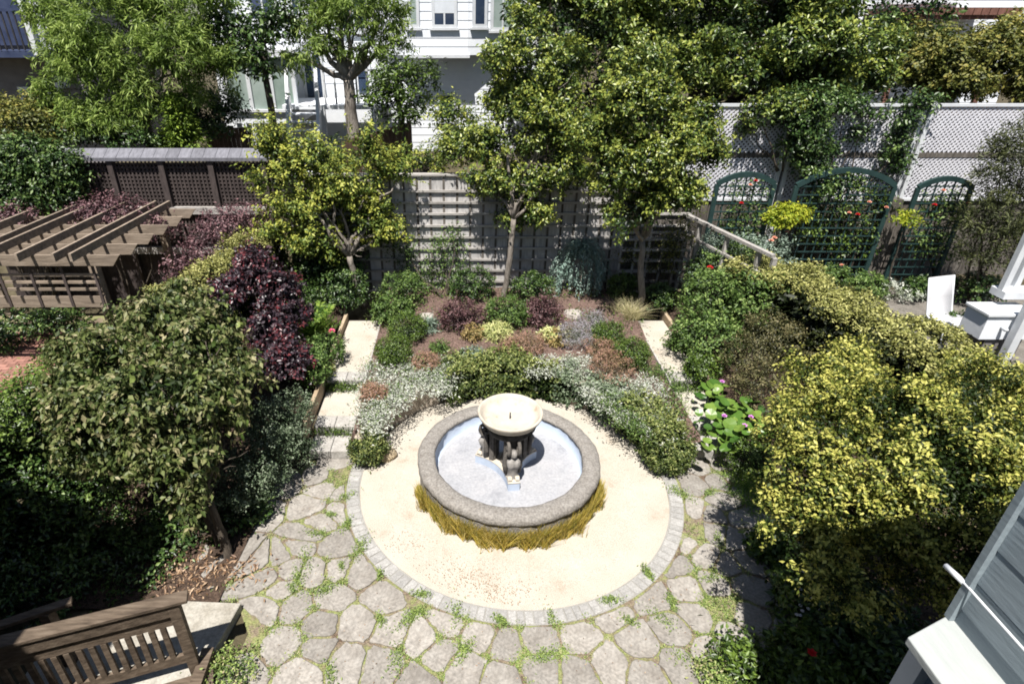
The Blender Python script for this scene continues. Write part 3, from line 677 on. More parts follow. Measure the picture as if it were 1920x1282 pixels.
# low fence running forward along the right boundary, with a sloping top rail
A, B_ = Vector((5.0, 12.8, 2.36)), Vector((5.75, 10.3, 2.32))
rf = thing('rail_fence', 'grey railed side fence leading forward from the back right corner', 'fence', ((A.x + B_.x) / 2, (A.y + B_.y) / 2, 0.5))
MB().bar(A, B_, 0.09, 0.06).obj('top_rail', M['grey_wood'], rf)
for dz in (-0.42, -0.95): MB().bar(A + Vector((0, 0, dz)), B_ + Vector((0, 0, dz)), 0.045, 0.05).obj('rail', M['grey_wood'], rf)
for t in (0.0, 0.16, 0.5, 0.85, 1.0):
    p = A.lerp(B_, t); MB().box((p.x + 0.03, p.y, (p.z - 0.035 + 0.4) / 2), (0.08, 0.08, p.z - 0.035 - 0.4)).obj('post', M['grey_wood'], rf)
b = MB()
for k in range(60):
    p = A.lerp(B_, k / 59) + Vector((0.07, 0, 0)); b.bar(p + Vector((0, 0, -0.05)), p + Vector((0, 0, -1.6)), 0.006, 0.006)
for k in range(36):
    dz = Vector((0.072, 0, -0.08 - k * 0.042)); b.bar(A + dz, B_ + dz, 0.006, 0.006)
tag(b.obj('wire_mesh', M['dark_metal'], rf), kind='stuff')

# ------------------------------------------------------------------ white lattice fence in the right neighbour's garden
LY = 13.9
z0, z1, zm = zrow(372, LY), zrow(199, LY), zrow(291, LY)
def lattice_panel(u0, u1, lab, open_=False):
    xa, xb = xcol(u0, 285, LY), xcol(u1, 285, LY)
    t = thing('lattice_fence', lab, 'fence', ((xa + xb) / 2, LY, 0.5), 'white lattice panels of the right neighbour')
    for za, zb in ((z0, zm - 0.06), (zm + 0.06, z1)):
        b = MB(); sp = 0.105; wd = 0.036
        for sgn, yo in ((1, 0.0), (-1, 0.012)):
            k = -40
            h = zb - za
            c = xa - h - 0.1
            while c < xb + h:
                # a slat from (c,za) at 45 degrees, clipped to the panel
                pts = []
                xs0, xs1 = c, c + h
                lo_, hi_ = max(xs0, xa), min(xs1, xb)
                if hi_ - lo_ > 0.03:
                    if sgn > 0: pa_, pb_ = (lo_, za + lo_ - xs0), (hi_, za + hi_ - xs0)
                    else: pa_, pb_ = (lo_, zb - (lo_ - xs0)), (hi_, zb - (hi_ - xs0))
                    b.bar((pa_[0], LY + yo, pa_[1]), (pb_[0], LY + yo, pb_[1]), wd, 0.008, up=(0, 1, 0))
                c += sp
        tag(b.obj('lattice', M['lattice_white'], t), kind='stuff')
    for z in (z0 - 0.02, z1 + 0.02): MB().box(((xa + xb) / 2, LY, z), (xb - xa, 0.07, 0.06)).obj('rail', M['white_paint'], t)
    MB().box(((xa + xb) / 2, LY + 0.01, zm), (xb - xa, 0.05, 0.1)).obj('mid_rail', M['fence_weathered_shade'], t)
    n = max(2, int((xb - xa) / 0.24)); wd = (xb - xa) / n
    for k in range(n):
        MB().box((xa + wd * (k + 0.5), LY + 0.03, (0.4 + z0 - 0.055) / 2), (wd - 0.015, 0.03, z0 - 0.055 - 0.4)).obj('fence_board', M['fence_weathered_shade'], t)
    for xx in (xa + 0.03, xb - 0.03): MB().box((xx, LY - 0.06, (0.4 + z1 + 0.1) / 2), (0.09, 0.08, z1 + 0.1 - 0.4)).obj('post', M['white_paint'], t)
    # dark sheet behind the lattice, making its holes dark
    MB().box(((xa + xb) / 2, LY + 0.16, (z0 + z1) / 2), (xb - xa - 0.02, 0.02, z1 - z0)).obj('back_sheet', M['dark_stain'], t)
lattice_panel(1290, 1468, 'white lattice fence panel behind the leftmost green arch')
lattice_panel(1476, 1704, 'white lattice fence panel half hidden by flowering vine, behind the wide arch')
lattice_panel(1712, 2050, 'bare white lattice fence panel behind the rightmost green arch')

# ------------------------------------------------------------------ three green arched trellises
AY = 13.1
def arch(ul, ur, v_top, v_sh, v_bot, lab):
    xl, xr = xcol(ul, v_sh, AY), xcol(ur, v_sh, AY)
    zs, ztp, zb = zrow(v_sh, AY), zrow(v_top, AY), 0.5
    t = thing('arch_trellis', lab, 'trellis', ((xl + xr) / 2, AY, zb), 'dark green arched trellises')
    w2 = (xr - xl) / 2; cx_ = (xl + xr) / 2; rise = ztp - zs
    R = (w2 * w2 + rise * rise) / (2 * rise); th = math.asin(min(1, w2 / R))
    for xx in (xl, xr):
        bevel(MB().box((xx, AY, (zb + zs) / 2), (0.1, 0.07, zs - zb)).obj('post', M['teal_paint'], t), 0.008)
    n = 14; ps = [(cx_ + R * math.sin(-th + 2 * th * k / n), ztp - R + R * math.cos(-th + 2 * th * k / n)) for k in range(n + 1)]
    b = MB()
    vs = []
    for k, (x, z) in enumerate(ps):
        a = -th + 2 * th * k / n
        for r_, y_ in ((-0.055, -0.04), (0.055, -0.04), (0.055, 0.04), (-0.055, 0.04)):
            vs.append((x + r_ * math.sin(a), AY + y_, z + r_ * math.cos(a)))
    b.add(vs, [(k * 4 + j, k * 4 + (j + 1) % 4, (k + 1) * 4 + (j + 1) % 4, (k + 1) * 4 + j) for k in range(n) for j in range(4)] + [(3, 2, 1, 0), (n * 4, n * 4 + 1, n * 4 + 2, n * 4 + 3)])
    b.obj('arch_top', M['teal_paint'], t)
    nv = max(3, int(2 * w2 / 0.19))
    for k in range(1, nv):
        x = xl + 2 * w2 * k / nv; zt_ = ztp - R + math.sqrt(max(0, R * R - (x - cx_) ** 2)) - 0.05
        MB().box((x, AY + 0.012, (zb + zt_) / 2), (0.028, 0.018, zt_ - zb)).obj('upright_slat', M['teal_paint'], t)
    z = zb + 0.15
    while z < ztp - 0.12:
        hw = w2 if z < zs else math.sqrt(max(0, R * R - (z - ztp + R) ** 2))
        MB().box((cx_, AY - 0.012, z), (2 * hw - 0.06, 0.018, 0.028)).obj('cross_slat', M['teal_paint'], t)
        z += 0.19
    return cx_, w2, zb, ztp
arches = [arch(1345, 1452, 327, 345, 520, 'narrow green arched trellis at the left, nearest the garden corner'),
          arch(1494, 1678, 319, 348, 525, 'wide green arched trellis covered by climbing roses in the middle'),
          arch(1722, 1822, 335, 352, 530, 'green arched trellis at the right, beside the feathery shrub')]
p0, p1 = atY(1650, 505, 13.0), atY(1692, 385, 13.0)
tag(MB().box((p0.x + 0.0, 13.35, 1.5), (0.3, 0.26, 2.2)).obj('post', M['fence_weathered_shade'], loc=(p0.x, 13.35, 0.4)), 'thick weathered wooden post between the middle and right arches', 'post')

# ------------------------------------------------------------------ dark lattice fence of the left neighbour
NY = 13.25
def xn(u, v): return xcol(u, v, NY)
zc, zr2 = zrow(296, NY), zrow(393, NY)
nx0, nx1 = xn(-60, 340), xn(512, 340)
nf = thing('dark_fence', 'dark stained lattice fence with slate capping along the left neighbour garden', 'fence', ((nx0 + nx1) / 2, NY, 0))
x = nx0
while x < nx1:
    MB().box((x + 0.135, NY + 0.02, zc + 0.08), (0.262, 0.34, 0.03), rx=0.5).obj('cap_board', M['slate_cap'], nf); x += 0.27
MB().box(((nx0 + nx1) / 2, NY - 0.13, zc - 0.01), (nx1 - nx0, 0.03, 0.07)).obj('fascia', M['slate_cap'], nf)
px_ = [xn(u, v) for u, v in ((40, 340), (137, 340), (218, 340), (312, 340), (403, 340), (500, 340))]
for k, x in enumerate(px_):
    MB().box((x, NY - 0.05, zc / 2), (0.12, 0.1, zc - 0.05)).obj('post', M['dark_stain'], nf)
for za in (zr2, zr2 - 0.95): MB().box(((nx0 + nx1) / 2, NY - 0.06, za), (nx1 - nx0, 0.09, 0.16)).obj('rail', M['grey_wood'], nf)
for zlo, zhi in ((zr2 + 0.09, zc - 0.05), (zr2 - 0.85, zr2 - 0.09)):
    b = MB(); x = nx0
    while x < nx1: b.box((x, NY - 0.02, (zlo + zhi) / 2), (0.036, 0.01, zhi - zlo)); x += 0.085
    z = zlo
    while z < zhi: b.box(((nx0 + nx1) / 2, NY + 0.003, z), (nx1 - nx0, 0.034, 0.036)); z += 0.085
    tag(b.obj('lattice', M['dark_stain'], nf), kind='stuff')
MB().box(((nx0 + nx1) / 2, NY + 0.12, zc / 2 - 0.1), (nx1 - nx0, 0.02, zc - 0.1)).obj('back_sheet', M['dark_stain'], nf)

# ------------------------------------------------------------------ pergola over the neighbour's brick terrace
pg = thing('pergola', 'weathered wooden pergola with crossed rafters above the brick terrace', 'pergola', (-7.6, 10.4, 0))
sk = Vector((0.67, 2.2, 0)).normalized()
ZP = 2.5
def pp(u, v, z): return at(u, v, z)
ends = [(221, 480), (254, 462), (287, 447), (314, 430), (340, 415), (366, 401)]
p_first = at(224, 478, ZP); p_last = at(366, 392, ZP)
nb = 6
for k in range(nb):
    p = p_first.lerp(p_last, k / (nb - 1))
    L = 5.6
    # board along X with an angled cut at its right end
    h = 0.2
    vs = [(p.x - L, p.y - 0.02, ZP - h), (p.x - 0.16, p.y - 0.02, ZP - h), (p.x, p.y - 0.02, ZP), (p.x - L, p.y - 0.02, ZP)]
    vs += [(a, b_ + 0.045, c) for a, b_, c in vs]
    MB().add(vs, [(0, 1, 2, 3), (7, 6, 5, 4), (0, 4, 5, 1), (1, 5, 6, 2), (2, 6, 7, 3), (3, 7, 4, 0)]).obj('beam', M['pergola_wood'], pg)
d = (p_last - p_first); dn = d.normalized()
for off in (0.62, 0.92, 1.55, 2.2, 2.5, 3.2, 3.9, 4.6):
    a = p_first + Vector((-off, 0, 0)) - dn * 0.35; c = p_last + Vector((-off, 0, 0)) + dn * 0.15
    MB().bar(a + Vector((0, 0, 0.075)), c + Vector((0, 0, 0.075)), 0.05, 0.145).obj('rafter', M['pergola_wood'], pg)
for off, t in ((0.75, 0.08), (0.75, 0.92), (2.5, 0.92), (4.9, 0.08), (4.9, 0.92)):
    p = p_first.lerp(p_last, t) + Vector((-off, 0.1, 0))
    MB().box((p.x, p.y, (ZP - 0.2) / 2), (0.14, 0.14, ZP - 0.2)).obj('post', M['pergola_wood'], pg)
yb = p_first.y + 0.12
for z in (ZP - 0.42, ZP - 0.56, ZP - 0.7):
    MB().box((p_first.x - 3.0, yb - 0.02, z), (4.9, 0.03, 0.05)).obj('cross_slat', M['pergola_wood'], pg)
for k in range(9):
    MB().box((p_first.x - 0.6 - k * 0.58, yb - 0.045, ZP - 0.62), (0.05, 0.02, 0.85)).obj('upright_slat', M['dark_stain'], pg)
MB().box((p_first.x - 3.0, yb - 0.02, ZP - 0.95), (4.9, 0.03, 0.22)).obj('skirt_board', M['pergola_wood'], pg)

# brick terrace under it
b = MB().add([(-13, 8.4, -0.02), (-6.3, 8.4, -0.02), (-6.3, 12.6, -0.02), (-13, 12.6, -0.02)], [(0, 1, 2, 3)])
bt = tag(b.obj('terrace', M['joint'], loc=(-9, 10, -0.02)), 'red brick terrace in the left neighbour garden', kind='structure')
bm_ = MB().box((0, 0, 0), (0.208, 0.098, 0.05)).mesh('brick', M['brick']); cnt = 0
for j in range(22):
    for i in range(14):
        if cnt >= 300: break
        x = -10.2 + i * 0.22 + (0.11 if j % 2 else 0); y = 9.35 + j * 0.108
        o = link('brick', bm_, bt, Vector((x, y, 0.0)) - wpos(bt)); o.rotation_euler.z = random.gauss(0, 0.02); o.location.z += random.gauss(0, 0.002); cnt += 1

# ------------------------------------------------------------------ wooden stair railing and concrete landing, lower left
slab_pts = [(-2.62, 4.62), (-2.78, 3.6), (-4.6, 3.3), (-4.6, 4.35), (-3.45, 4.66)]
o = MB().prism([(p[0], p[1]) for p in reversed(slab_pts)], -0.03, 0.1, bev=0.008).obj('landing', M['concrete_slab'], loc=(-3.4, 4.0, 0)); tag(o, 'pale concrete landing slab at the foot of the wooden stairs', 'slab')
st = thing('stair_railing', 'brown wooden stair railing with balusters beside the concrete landing', 'railing', (-3.4, 3.6, 0.1))
r0, r1 = at(345, 1096, 1.2), Vector((-4.9, 3.12, 1.2)); r0 = Vector((-2.74, 3.83, 1.2))
dr = (r1 - r0).normalized(); nr_ = Vector((dr.y, -dr.x, 0)); nr_ = nr_ if nr_.y < 0 else -nr_
bevel(MB().bar(r0 - dr * 0.06, r1, 0.14, 0.04).obj('handrail', M['stair_wood'], st), 0.006)
e0 = r0 + dr * 0.08
MB().bar(e0 + Vector((0, 0, -0.1)) + nr_ * 0.03, r1 + Vector((0, 0, -0.1)) + nr_ * 0.03, 0.035, 0.15).obj('upper_rail', M['stair_wood'], st)
MB().bar(e0 + Vector((0, 0, -0.26)), r1 + Vector((0, 0, -0.26)), 0.035, 0.14).obj('upper_rail', M['stair_wood'], st)
MB().bar(e0 + Vector((0, 0, -0.86)), r1 + Vector((0, 0, -0.86)), 0.04, 0.12).obj('lower_rail', M['stair_wood'], st)
MB().box((e0.x, e0.y, 0.64), (0.1, 0.1, 1.07), rz=0.34).obj('newel_post', M['stair_wood'], st)
k = 0.16
while k < 2.2:
    p = e0 + dr * k; MB().box((p.x, p.y, 0.61), (0.05, 0.04, 0.5), rz=0.34).obj('baluster', M['stair_wood'], st); k += 0.105
MB().box((-3.0, 3.5, 0.04), (0.9, 0.3, 0.2), rz=0.34).obj('stair_tread', M['stair_wood'], st)
MB().box((-2.72, 3.72, 0.12), (0.12, 0.5, 0.22), rz=0.05).obj('stringer', M['stair_wood'], st)
s2 = thing('stair_railing', 'second wooden railing end in deep shade behind the first', 'railing', (-4.3, 4.3, 0))
a = at(135, 1126, 0.95); a2 = at(-40, 1185, 0.95)
MB().bar(a, a2, 0.09, 0.04).obj('handrail', M['stair_wood'], s2)
p = a.lerp(a2, 0.3); MB().box((p.x, p.y, 0.46), (0.1, 0.1, 0.93)).obj('newel_post', M['stair_wood'], s2)

# ------------------------------------------------------------------ houses
def V2(p): return Vector((p[0], p[1], 0))
def face(parent, a, b, z0, z1, step, m, name='plank', depth=0.008, tilt=0.10, lap=0.008):
    """Rows of lapped boards between ground points a and b; the outside is on the right of a->b turned to the viewer."""
    a, b = V2(a), V2(b); d = (b - a).normalized(); nrm = Vector((d.y, -d.x, 0))
    z = z0
    while z < z1 - 0.02:
        h = min(step, z1 - z)
        u = (Vector((0, 0, 1)) - nrm * tilt).normalized()
        vs = []
        for p in (a, b):
            for o, zz in ((0.0, z), (depth + lap, z), (depth * 0.2 + lap * 0.5, z + h - 0.004), (0.0, z + h - 0.004)):
                vs.append(p + nrm * o + Vector((0, 0, zz)))
        c = (a + b) / 2 + Vector((0, 0, z))
        MB().add(vs, [(0, 3, 2, 1), (4, 5, 6, 7), (0, 1, 5, 4), (1, 2, 6, 5), (2, 3, 7, 6), (3, 0, 4, 7)]).obj(name, m, parent, loc=c)
        z += h
def core(parent, x0, x1, y0, y1, z0, z1, m, name='wall'):
    return MB().box(((x0 + x1) / 2, (y0 + y1) / 2, (z0 + z1) / 2), (x1 - x0, y1 - y0, z1 - z0)).obj(name, m, parent)
def window(parent, a, b, z0, z1, m_pane, cols=2, rows=1, blind=0.0, frame=0.09, out=0.035, sill=True):
    a, b = V2(a), V2(b); d = (b - a).normalized(); n = Vector((d.y, -d.x, 0)); L = (b - a).length; zz = Vector((0, 0, 1))
    c = (a + b) / 2 + zz * (z0 + z1) / 2
    fb = MB()
    def hb(s0, s1, za, zb, o0=-0.02, o1=out, bb=fb):
        vs = [a + d * s + n * o + zz * z for s in (s0, s1) for o in (o0, o1) for z in (za, zb)]
        bb.add(vs, [(0, 1, 3, 2), (4, 6, 7, 5), (0, 4, 5, 1), (2, 3, 7, 6), (0, 2, 6, 4), (1, 5, 7, 3)])
    hb(0, frame, z0, z1); hb(L - frame, L, z0, z1); hb(frame, L - frame, z1 - frame, z1); hb(frame, L - frame, z0, z0 + frame)
    w = fb.obj('window', M['white_paint'], parent, loc=c)
    iw = L - 2 * frame; ih = z1 - z0 - 2 * frame
    for i in range(cols):
        for j in range(rows):
            pb = MB(); hb(frame + iw * i / cols, frame + iw * (i + 1) / cols, z0 + frame + ih * j / rows, z0 + frame + ih * (j + 1) / rows, -0.01, 0.02, pb)
            pb.obj('pane', m_pane, w, loc=c)
    for i in range(1, cols):
        pb = MB(); hb(frame + iw * i / cols - 0.025, frame + iw * i / cols + 0.025, z0 + frame, z1 - frame, 0.0, out - 0.01, pb); pb.obj('mullion', M['white_paint'], w, loc=c)
    for j in range(1, rows):
        pb = MB(); hb(frame, L - frame, z0 + frame + ih * j / rows - 0.02, z0 + frame + ih * j / rows + 0.02, 0.0, out - 0.015, pb); pb.obj('mullion', M['white_paint'], w, loc=c)
    if blind:
        pb = MB(); hb(frame, L - frame, z0 + frame + ih * (1 - blind), z1 - frame, 0.021, 0.027, pb); pb.obj('blind', M['blind'], w, loc=c)
    if sill:
        pb = MB(); hb(-0.06, L + 0.06, z0 - 0.06, z0 - 0.002, -0.02, out + 0.03, pb); pb.obj('sill', M['white_paint'], w, loc=c)
    return w

# the house the picture is taken from: right wing in view, body behind unseen, left wing added to cast shade
hs = thing('house', 'grey blue clapboard house wing at the lower right with a white ledge', 'house', (4, -1, 0))
core(hs, 2.52, 6.5, -6.0, 1.98, 0, 6.5, M['blue_siding'])
core(hs, -9.5, 2.515, -6.0, -0.6, 0, 6.4, M['blue_siding'])
core(hs, -9.5, -4.75, -0.597, 3.0, 0, 6.5, M['blue_siding'])  # unseen left wing, added to shade the lower-left garden
z = 3.47
face(hs, (2.52, 1.958), (2.52, -0.59), 3.7, 6.4, 0.225, M['blue_siding'], depth=0.004, lap=0.004)
face(hs, (2.52, 1.958), (2.52, -0.59), 3.42, 3.695, 0.277, M['blue_siding'], depth=0.004, lap=0.004)
MB().box((2.506, 1.976, 4.95), (0.045, 0.034, 3.06)).obj('corner_board', M['blue_siding'], hs)
bevel(MB().prism([(2.52, -0.6), (2.52, 2.0), (2.215, 1.87), (2.215, -0.6)], 3.375, 3.418).obj('ledge', M['sill_paint'], hs), 0.006)
MB().box((2.44, 0.69, 1.68), (0.155, 2.36, 3.37)).obj('lower_wall', M['blue_siding'], hs)
MB().box((2.34, 1.86, 1.68), (0.07, 0.1, 3.37)).obj('corner_post', M['white_paint'], hs)
b = MB(); b.tube([(2.485, 2.06, 3.66), (2.485, 1.99, 3.665), (2.485, 1.9, 3.665), (2.485, 0.4, 3.665), (2.485, -0.5, 3.665)], 0.007, 10)
b.tube([(2.475, 2.1, 3.66), (2.485, 1.99, 3.665)], [0.014, 0.015], 10); b.smooth = True
b.obj('conduit', M['white_paint'], hs)
for y in (1.2, 0.25): MB().box((2.496, y, 3.665), (0.03, 0.02, 0.035)).obj('pipe_clip', M['white_paint'], hs)
for y, z in ((1.2, 3.3),): pass

# white house behind the garden, with a bay and a lower window
HY = 20.5
def hx(u, v=120, Y=HY): return atY(u, v, Y).x
def hz(v, Y=HY): return atY(868, v, Y).z
wh = thing('house', 'white clapboard house with projecting bay window behind the middle trees', 'house', (hx(850), HY, 2.3))
xl, xr = hx(742), hx(1015)
core(wh, xl, xr, HY + 0.05, HY + 6, 1.5, 12.0, M['white_siding'])
zb = hz(104, 20.0)
face(wh, (xl, HY + 0.05), (xr, HY + 0.05), 1.9, 12.0, 0.235, M['white_siding'])
b0, b1 = hx(758, 60, 20.0), hx(878, 60, 20.0); b2 = hx(968, 60, HY)
MB().prism([(b0 - 0.7, HY), (b0, 20.03), (b1, 20.03), (b2, HY)], zb, 12).obj('bay', M['white_siding'], wh)
face(wh, (b0, 20.03), (b1, 20.03), zb + 0.003, 12.0, 0.235, M['white_siding'])
face(wh, (b1, 20.03), (b2, HY), zb + 0.003, 12.0, 0.235, M['white_siding'])
MB().box(((b0 + b1) / 2, 19.97, zb - 0.03), (b1 - b0 + 0.1, 0.1, 0.09)).obj('bay_trim', M['white_paint'], wh)
YB = 20.0
window(wh, (hx(809, 20, YB), YB), (hx(857, 20, YB), YB), hz(53, YB), hz(-60, YB), M['glass_dark'], 2, 1, blind=0.78)
window(wh, (hx(764, 20, YB), YB), (hx(786, 20, YB), YB), hz(53, YB), hz(-60, YB), M['glass_pale'], 1, 1)
def lerp2(a, b, t): return (a[0] + (b[0] - a[0]) * t, a[1] + (b[1] - a[1]) * t)
A_, B2 = (b1 - 0.0, 19.99), (b2, HY - 0.04)
window(wh, lerp2(A_, B2, 0.08), lerp2(A_, B2, 0.38), hz(52, YB), hz(-60, YB), M['glass_dark'], 1, 1)
window(wh, lerp2(A_, B2, 0.45), lerp2(A_, B2, 0.95), hz(58, YB + 0.5), hz(-60, YB), M['glass_pale'], 2, 1)
window(wh, (hx(820, 200), HY + 0.01), (hx(855, 200), HY + 0.01), hz(228), hz(174), M['glass_dark'], 1, 2)
MB().box((hx(1005), HY - 0.05, 6), (0.14, 0.14, 9)).obj('corner_board', M['white_paint'], wh)

# white house with sunroom, stair and deck further left
w2 = thing('house', 'white house with glazed sunroom on posts behind the feathery trees', 'house', (hx(560), HY, 2.3))
xl, xr = hx(395), hx(738)
core(w2, xl, xr, HY + 0.3, HY + 6, 1.5, 12.0, M['white_siding'])
face(w2, (xl, HY + 0.3), (xr, HY + 0.3), 4.4, 12.0, 0.235, M['white_siding'])
for u0, u1, v0, v1 in ((408, 434, 45, -60), (462, 514, 42, -60), (540, 560, 35, -60), (628, 690, 60, -60)):
    window(w2, (hx(u0, 20), HY + 0.26), (hx(u1, 20), HY + 0.26), hz(v0), hz(v1), M['navy_paint'] if u0 == 462 else M['glass_dark'], 2 if u1 - u0 > 40 else 1, 1)
SYR = 18.9
sx0, sx1 = hx(431, 200, SYR), hx(556, 200, SYR); sz0, sz1 = hz(207, SYR), hz(106, SYR)
sr = MB().box(((sx0 + sx1) / 2, (SYR + HY) / 2 + 0.1, sz0 - 0.19), (sx1 - sx0 + 0.06, HY - SYR + 0.2, 0.36)).obj('sunroom_base', M['white_siding'], w2)
MB().box(((sx0 + sx1) / 2, SYR - 0.03, sz0 - 0.01), (sx1 - sx0 + 0.16, 0.12, 0.07)).obj('sill', M['white_paint'], sr)
for k in range(3):
    xa, xb = sx0 + (sx1 - sx0) * k / 3, sx0 + (sx1 - sx0) * (k + 1) / 3
    MB().box(((xa + xb) / 2, SYR + 0.05, (sz0 + sz1) / 2), (xb - xa - 0.1, 0.02, sz1 - sz0 - 0.05)).obj('pane', M['glass_pale'], sr)
for k in range(4):
    x = sx0 + (sx1 - sx0) * k / 3; MB().box((x, SYR + 0.04, (sz0 + sz1) / 2), (0.11, 0.1, sz1 - sz0)).obj('frame', M['white_paint'], sr)
MB().box((sx0 + 0.04, (SYR + HY) / 2 + 0.15, (sz0 + sz1) / 2), (0.03, HY - SYR - 0.1, sz1 - sz0 - 0.05)).obj('pane', M['glass_pale'], sr)
MB().box(((sx0 + sx1) / 2, (SYR + HY) / 2, sz1 + 0.1), (sx1 - sx0 + 0.3, HY - SYR + 0.3, 0.16)).obj('roof', M['white_paint'], sr)
for x in (sx0 + 0.15, sx0 + 0.45, sx1 - 0.1): MB().box((x, SYR + 0.12, (sz0 - 0.37 + 1.6) / 2), (0.12, 0.12, sz0 - 0.37 - 1.6)).obj('post', M['white_paint'], w2)
dz_ = hz(190, 19.2)
MB().box((hx(640, 190, 19.4), 19.5, dz_ - 0.1), (3.2, 1.9, 0.12)).obj('deck', M['white_siding'], w2)
for u in (605, 655, 700):
    MB().box((hx(u, 200, 18.6), 18.6, (dz_ - 0.16 + 1.8) / 2), (0.12, 0.12, dz_ - 0.16 - 1.8)).obj('post', M['white_paint'], w2)
for u in (610, 630, 650, 670, 690, 706):
    MB().box((hx(u, 180, 18.58), 18.58, dz_ + 0.43), (0.05, 0.05, 0.9)).obj('baluster', M['white_paint'], w2)
MB().box((hx(658, 170, 18.58), 18.58, dz_ + 0.9), (hx(708, 170, 18.58) - hx(606, 170, 18.58), 0.08, 0.06)).obj('handrail', M['white_paint'], w2)
window(w2, (hx(565, 150), HY + 0.26), (hx(605, 150), HY + 0.26), hz(190), hz(95), M['glass_dark'], 2, 1, sill=False)
window(w2, (hx(664, 150), HY + 0.26), (hx(694, 150), HY + 0.26), hz(185), hz(110), M['glass_dark'], 1, 2)
MB().box((hx(712, 150), HY + 0.18, 5.5), (0.42, 0.2, 6)).obj('corner_board', M['white_paint'], w2)
# stair down from the deck
sa, sb = Vector((hx(572, 200, 18.4), 18.4, dz_)), Vector((hx(566, 262, 16.6), 16.7, 2.0))
stx = thing('garden_stair', 'white painted stair with railings coming down from the sunroom deck', 'stairs', sb)
for s in (-0.42, 0.42):
    o_ = Vector((s, 0, 0))
    MB().bar(sa + o_, sb + o_, 0.06, 0.24).obj('stringer', M['white_paint'], stx)
    MB().bar(sa + o_ + Vector((0, 0, 0.95)), sb + o_ + Vector((0, 0, 0.95)), 0.09, 0.07).obj('handrail', M['white_paint'], stx)
    for k in range(9):
        p = sa.lerp(sb, k / 8) + o_; MB().box((p.x, p.y, p.z + 0.5), (0.05, 0.05, 0.9)).obj('baluster', M['white_paint'], stx)
for k in range(10):
    p = sa.lerp(sb, (k + 0.5) / 10); MB().box((p.x, p.y, p.z + 0.08), (0.78, 0.24, 0.04)).obj('tread', M['white_siding'], stx)

# grey house with a balcony at the far left
YG = 18.6
gh = thing('house', 'grey shaded house with dark balcony at the far upper left', 'house', (-16, YG, 1))
gx0, gx1 = hx(-220, 120, YG), hx(143, 120, YG)
core(gh, gx0, gx1, YG + 0.05, YG + 5, 0, 11, M['grey_siding'])
face(gh, (gx0, YG + 0.05), (gx1, YG + 0.05), 1.4, 11, 0.2, M['grey_siding'])
window(gh, (hx(40, 185, YG), YG), (hx(100, 185, YG), YG), hz(205, YG), hz(163, YG), M['glass_pale'], 1, 1)
MB().box((hx(84, 40, YG), YG - 0.1, hz(40, YG)), (0.3, 0.24, 3.4)).obj('corner_board', M['white_paint'], gh)
YK = 17.4
bx0, bx1 = hx(-120, 100, YK), hx(74, 100, YK); kz = hz(96, YK)
bl = MB().box(((bx0 + bx1) / 2, (YK + YG) / 2, kz - 0.08), (bx1 - bx0, YG - YK, 0.16)).obj('balcony', M['navy_paint'], gh)
MB().box(((bx0 + bx1) / 2, YK, kz + 0.95), (bx1 - bx0, 0.08, 0.07)).obj('handrail', M['navy_paint'], bl)
k = bx0
while k < bx1: MB().box((k, YK, kz + 0.47), (0.035, 0.035, 0.9)).obj('baluster', M['dark_metal'], bl); k += 0.16
MB().box((bx1 - 0.05, YK, kz + 1.2), (0.14, 0.14, 2.6)).obj('post', M['white_paint'], bl)
MB().box((hx(25, 80, YG), YG - 0.03, kz + 1.2), (2.2, 0.06, 2.2)).obj('door', M['navy_paint'], gh)

# house with a redwood deck at the far upper right
YD = 22.0
dh = thing('house', 'pale grey house with a redwood deck at the far upper right', 'house', (hx(1820, 30, YD), YD, 2.5))
dx0, dx1 = hx(1660, 30, YD), hx(2010, 30, YD)
core(dh, dx0, dx1, YD + 1.6, YD + 7, 1.5, 12, M['grey_siding'])
face(dh, (dx0, YD + 1.6), (dx1, YD + 1.6), 2.2, 12, 0.22, M['white_siding'])
dzz = hz(22, YD)
xa, xb = hx(1672, 30, YD), hx(1898, 30, YD); n = 15
for k in range(n):
    MB().box((xa + (xb - xa) * (k + 0.5) / n, YD + 0.6, dzz), ((xb - xa) / n - 0.03, 1.9, 0.2)).obj('deck_board', M['redwood'], dh)
MB().box(((xa + xb) / 2, YD - 0.2, dzz - 0.17), (xb - xa, 0.1, 0.12)).obj('beam', M['redwood'], dh)
for u, s in ((1700, 1), (1880, -1)):
    x = hx(u, 40, YD); MB().bar((x, YD - 0.1, dzz - 0.2), (x + 0.0 - s * 0.7, YD + 1.5, dzz - 2.2), 0.12, 0.12).obj('brace', M['redwood'], dh)
    MB().box((x, YD - 0.1, dzz - 1.6), (0.14, 0.14, 2.8)).obj('post', M['redwood'], dh)
window(dh, (hx(1700, 0, YD), YD + 1.55), (hx(1860, 0, YD), YD + 1.55), dzz + 0.3, dzz + 2.2, M['navy_paint'], 3, 1)
window(dh, (hx(1775, 50, YD), YD + 1.55), (hx(1815, 50, YD), YD + 1.55), dzz - 1.3, dzz - 0.45, M['glass_pale'], 1, 1)

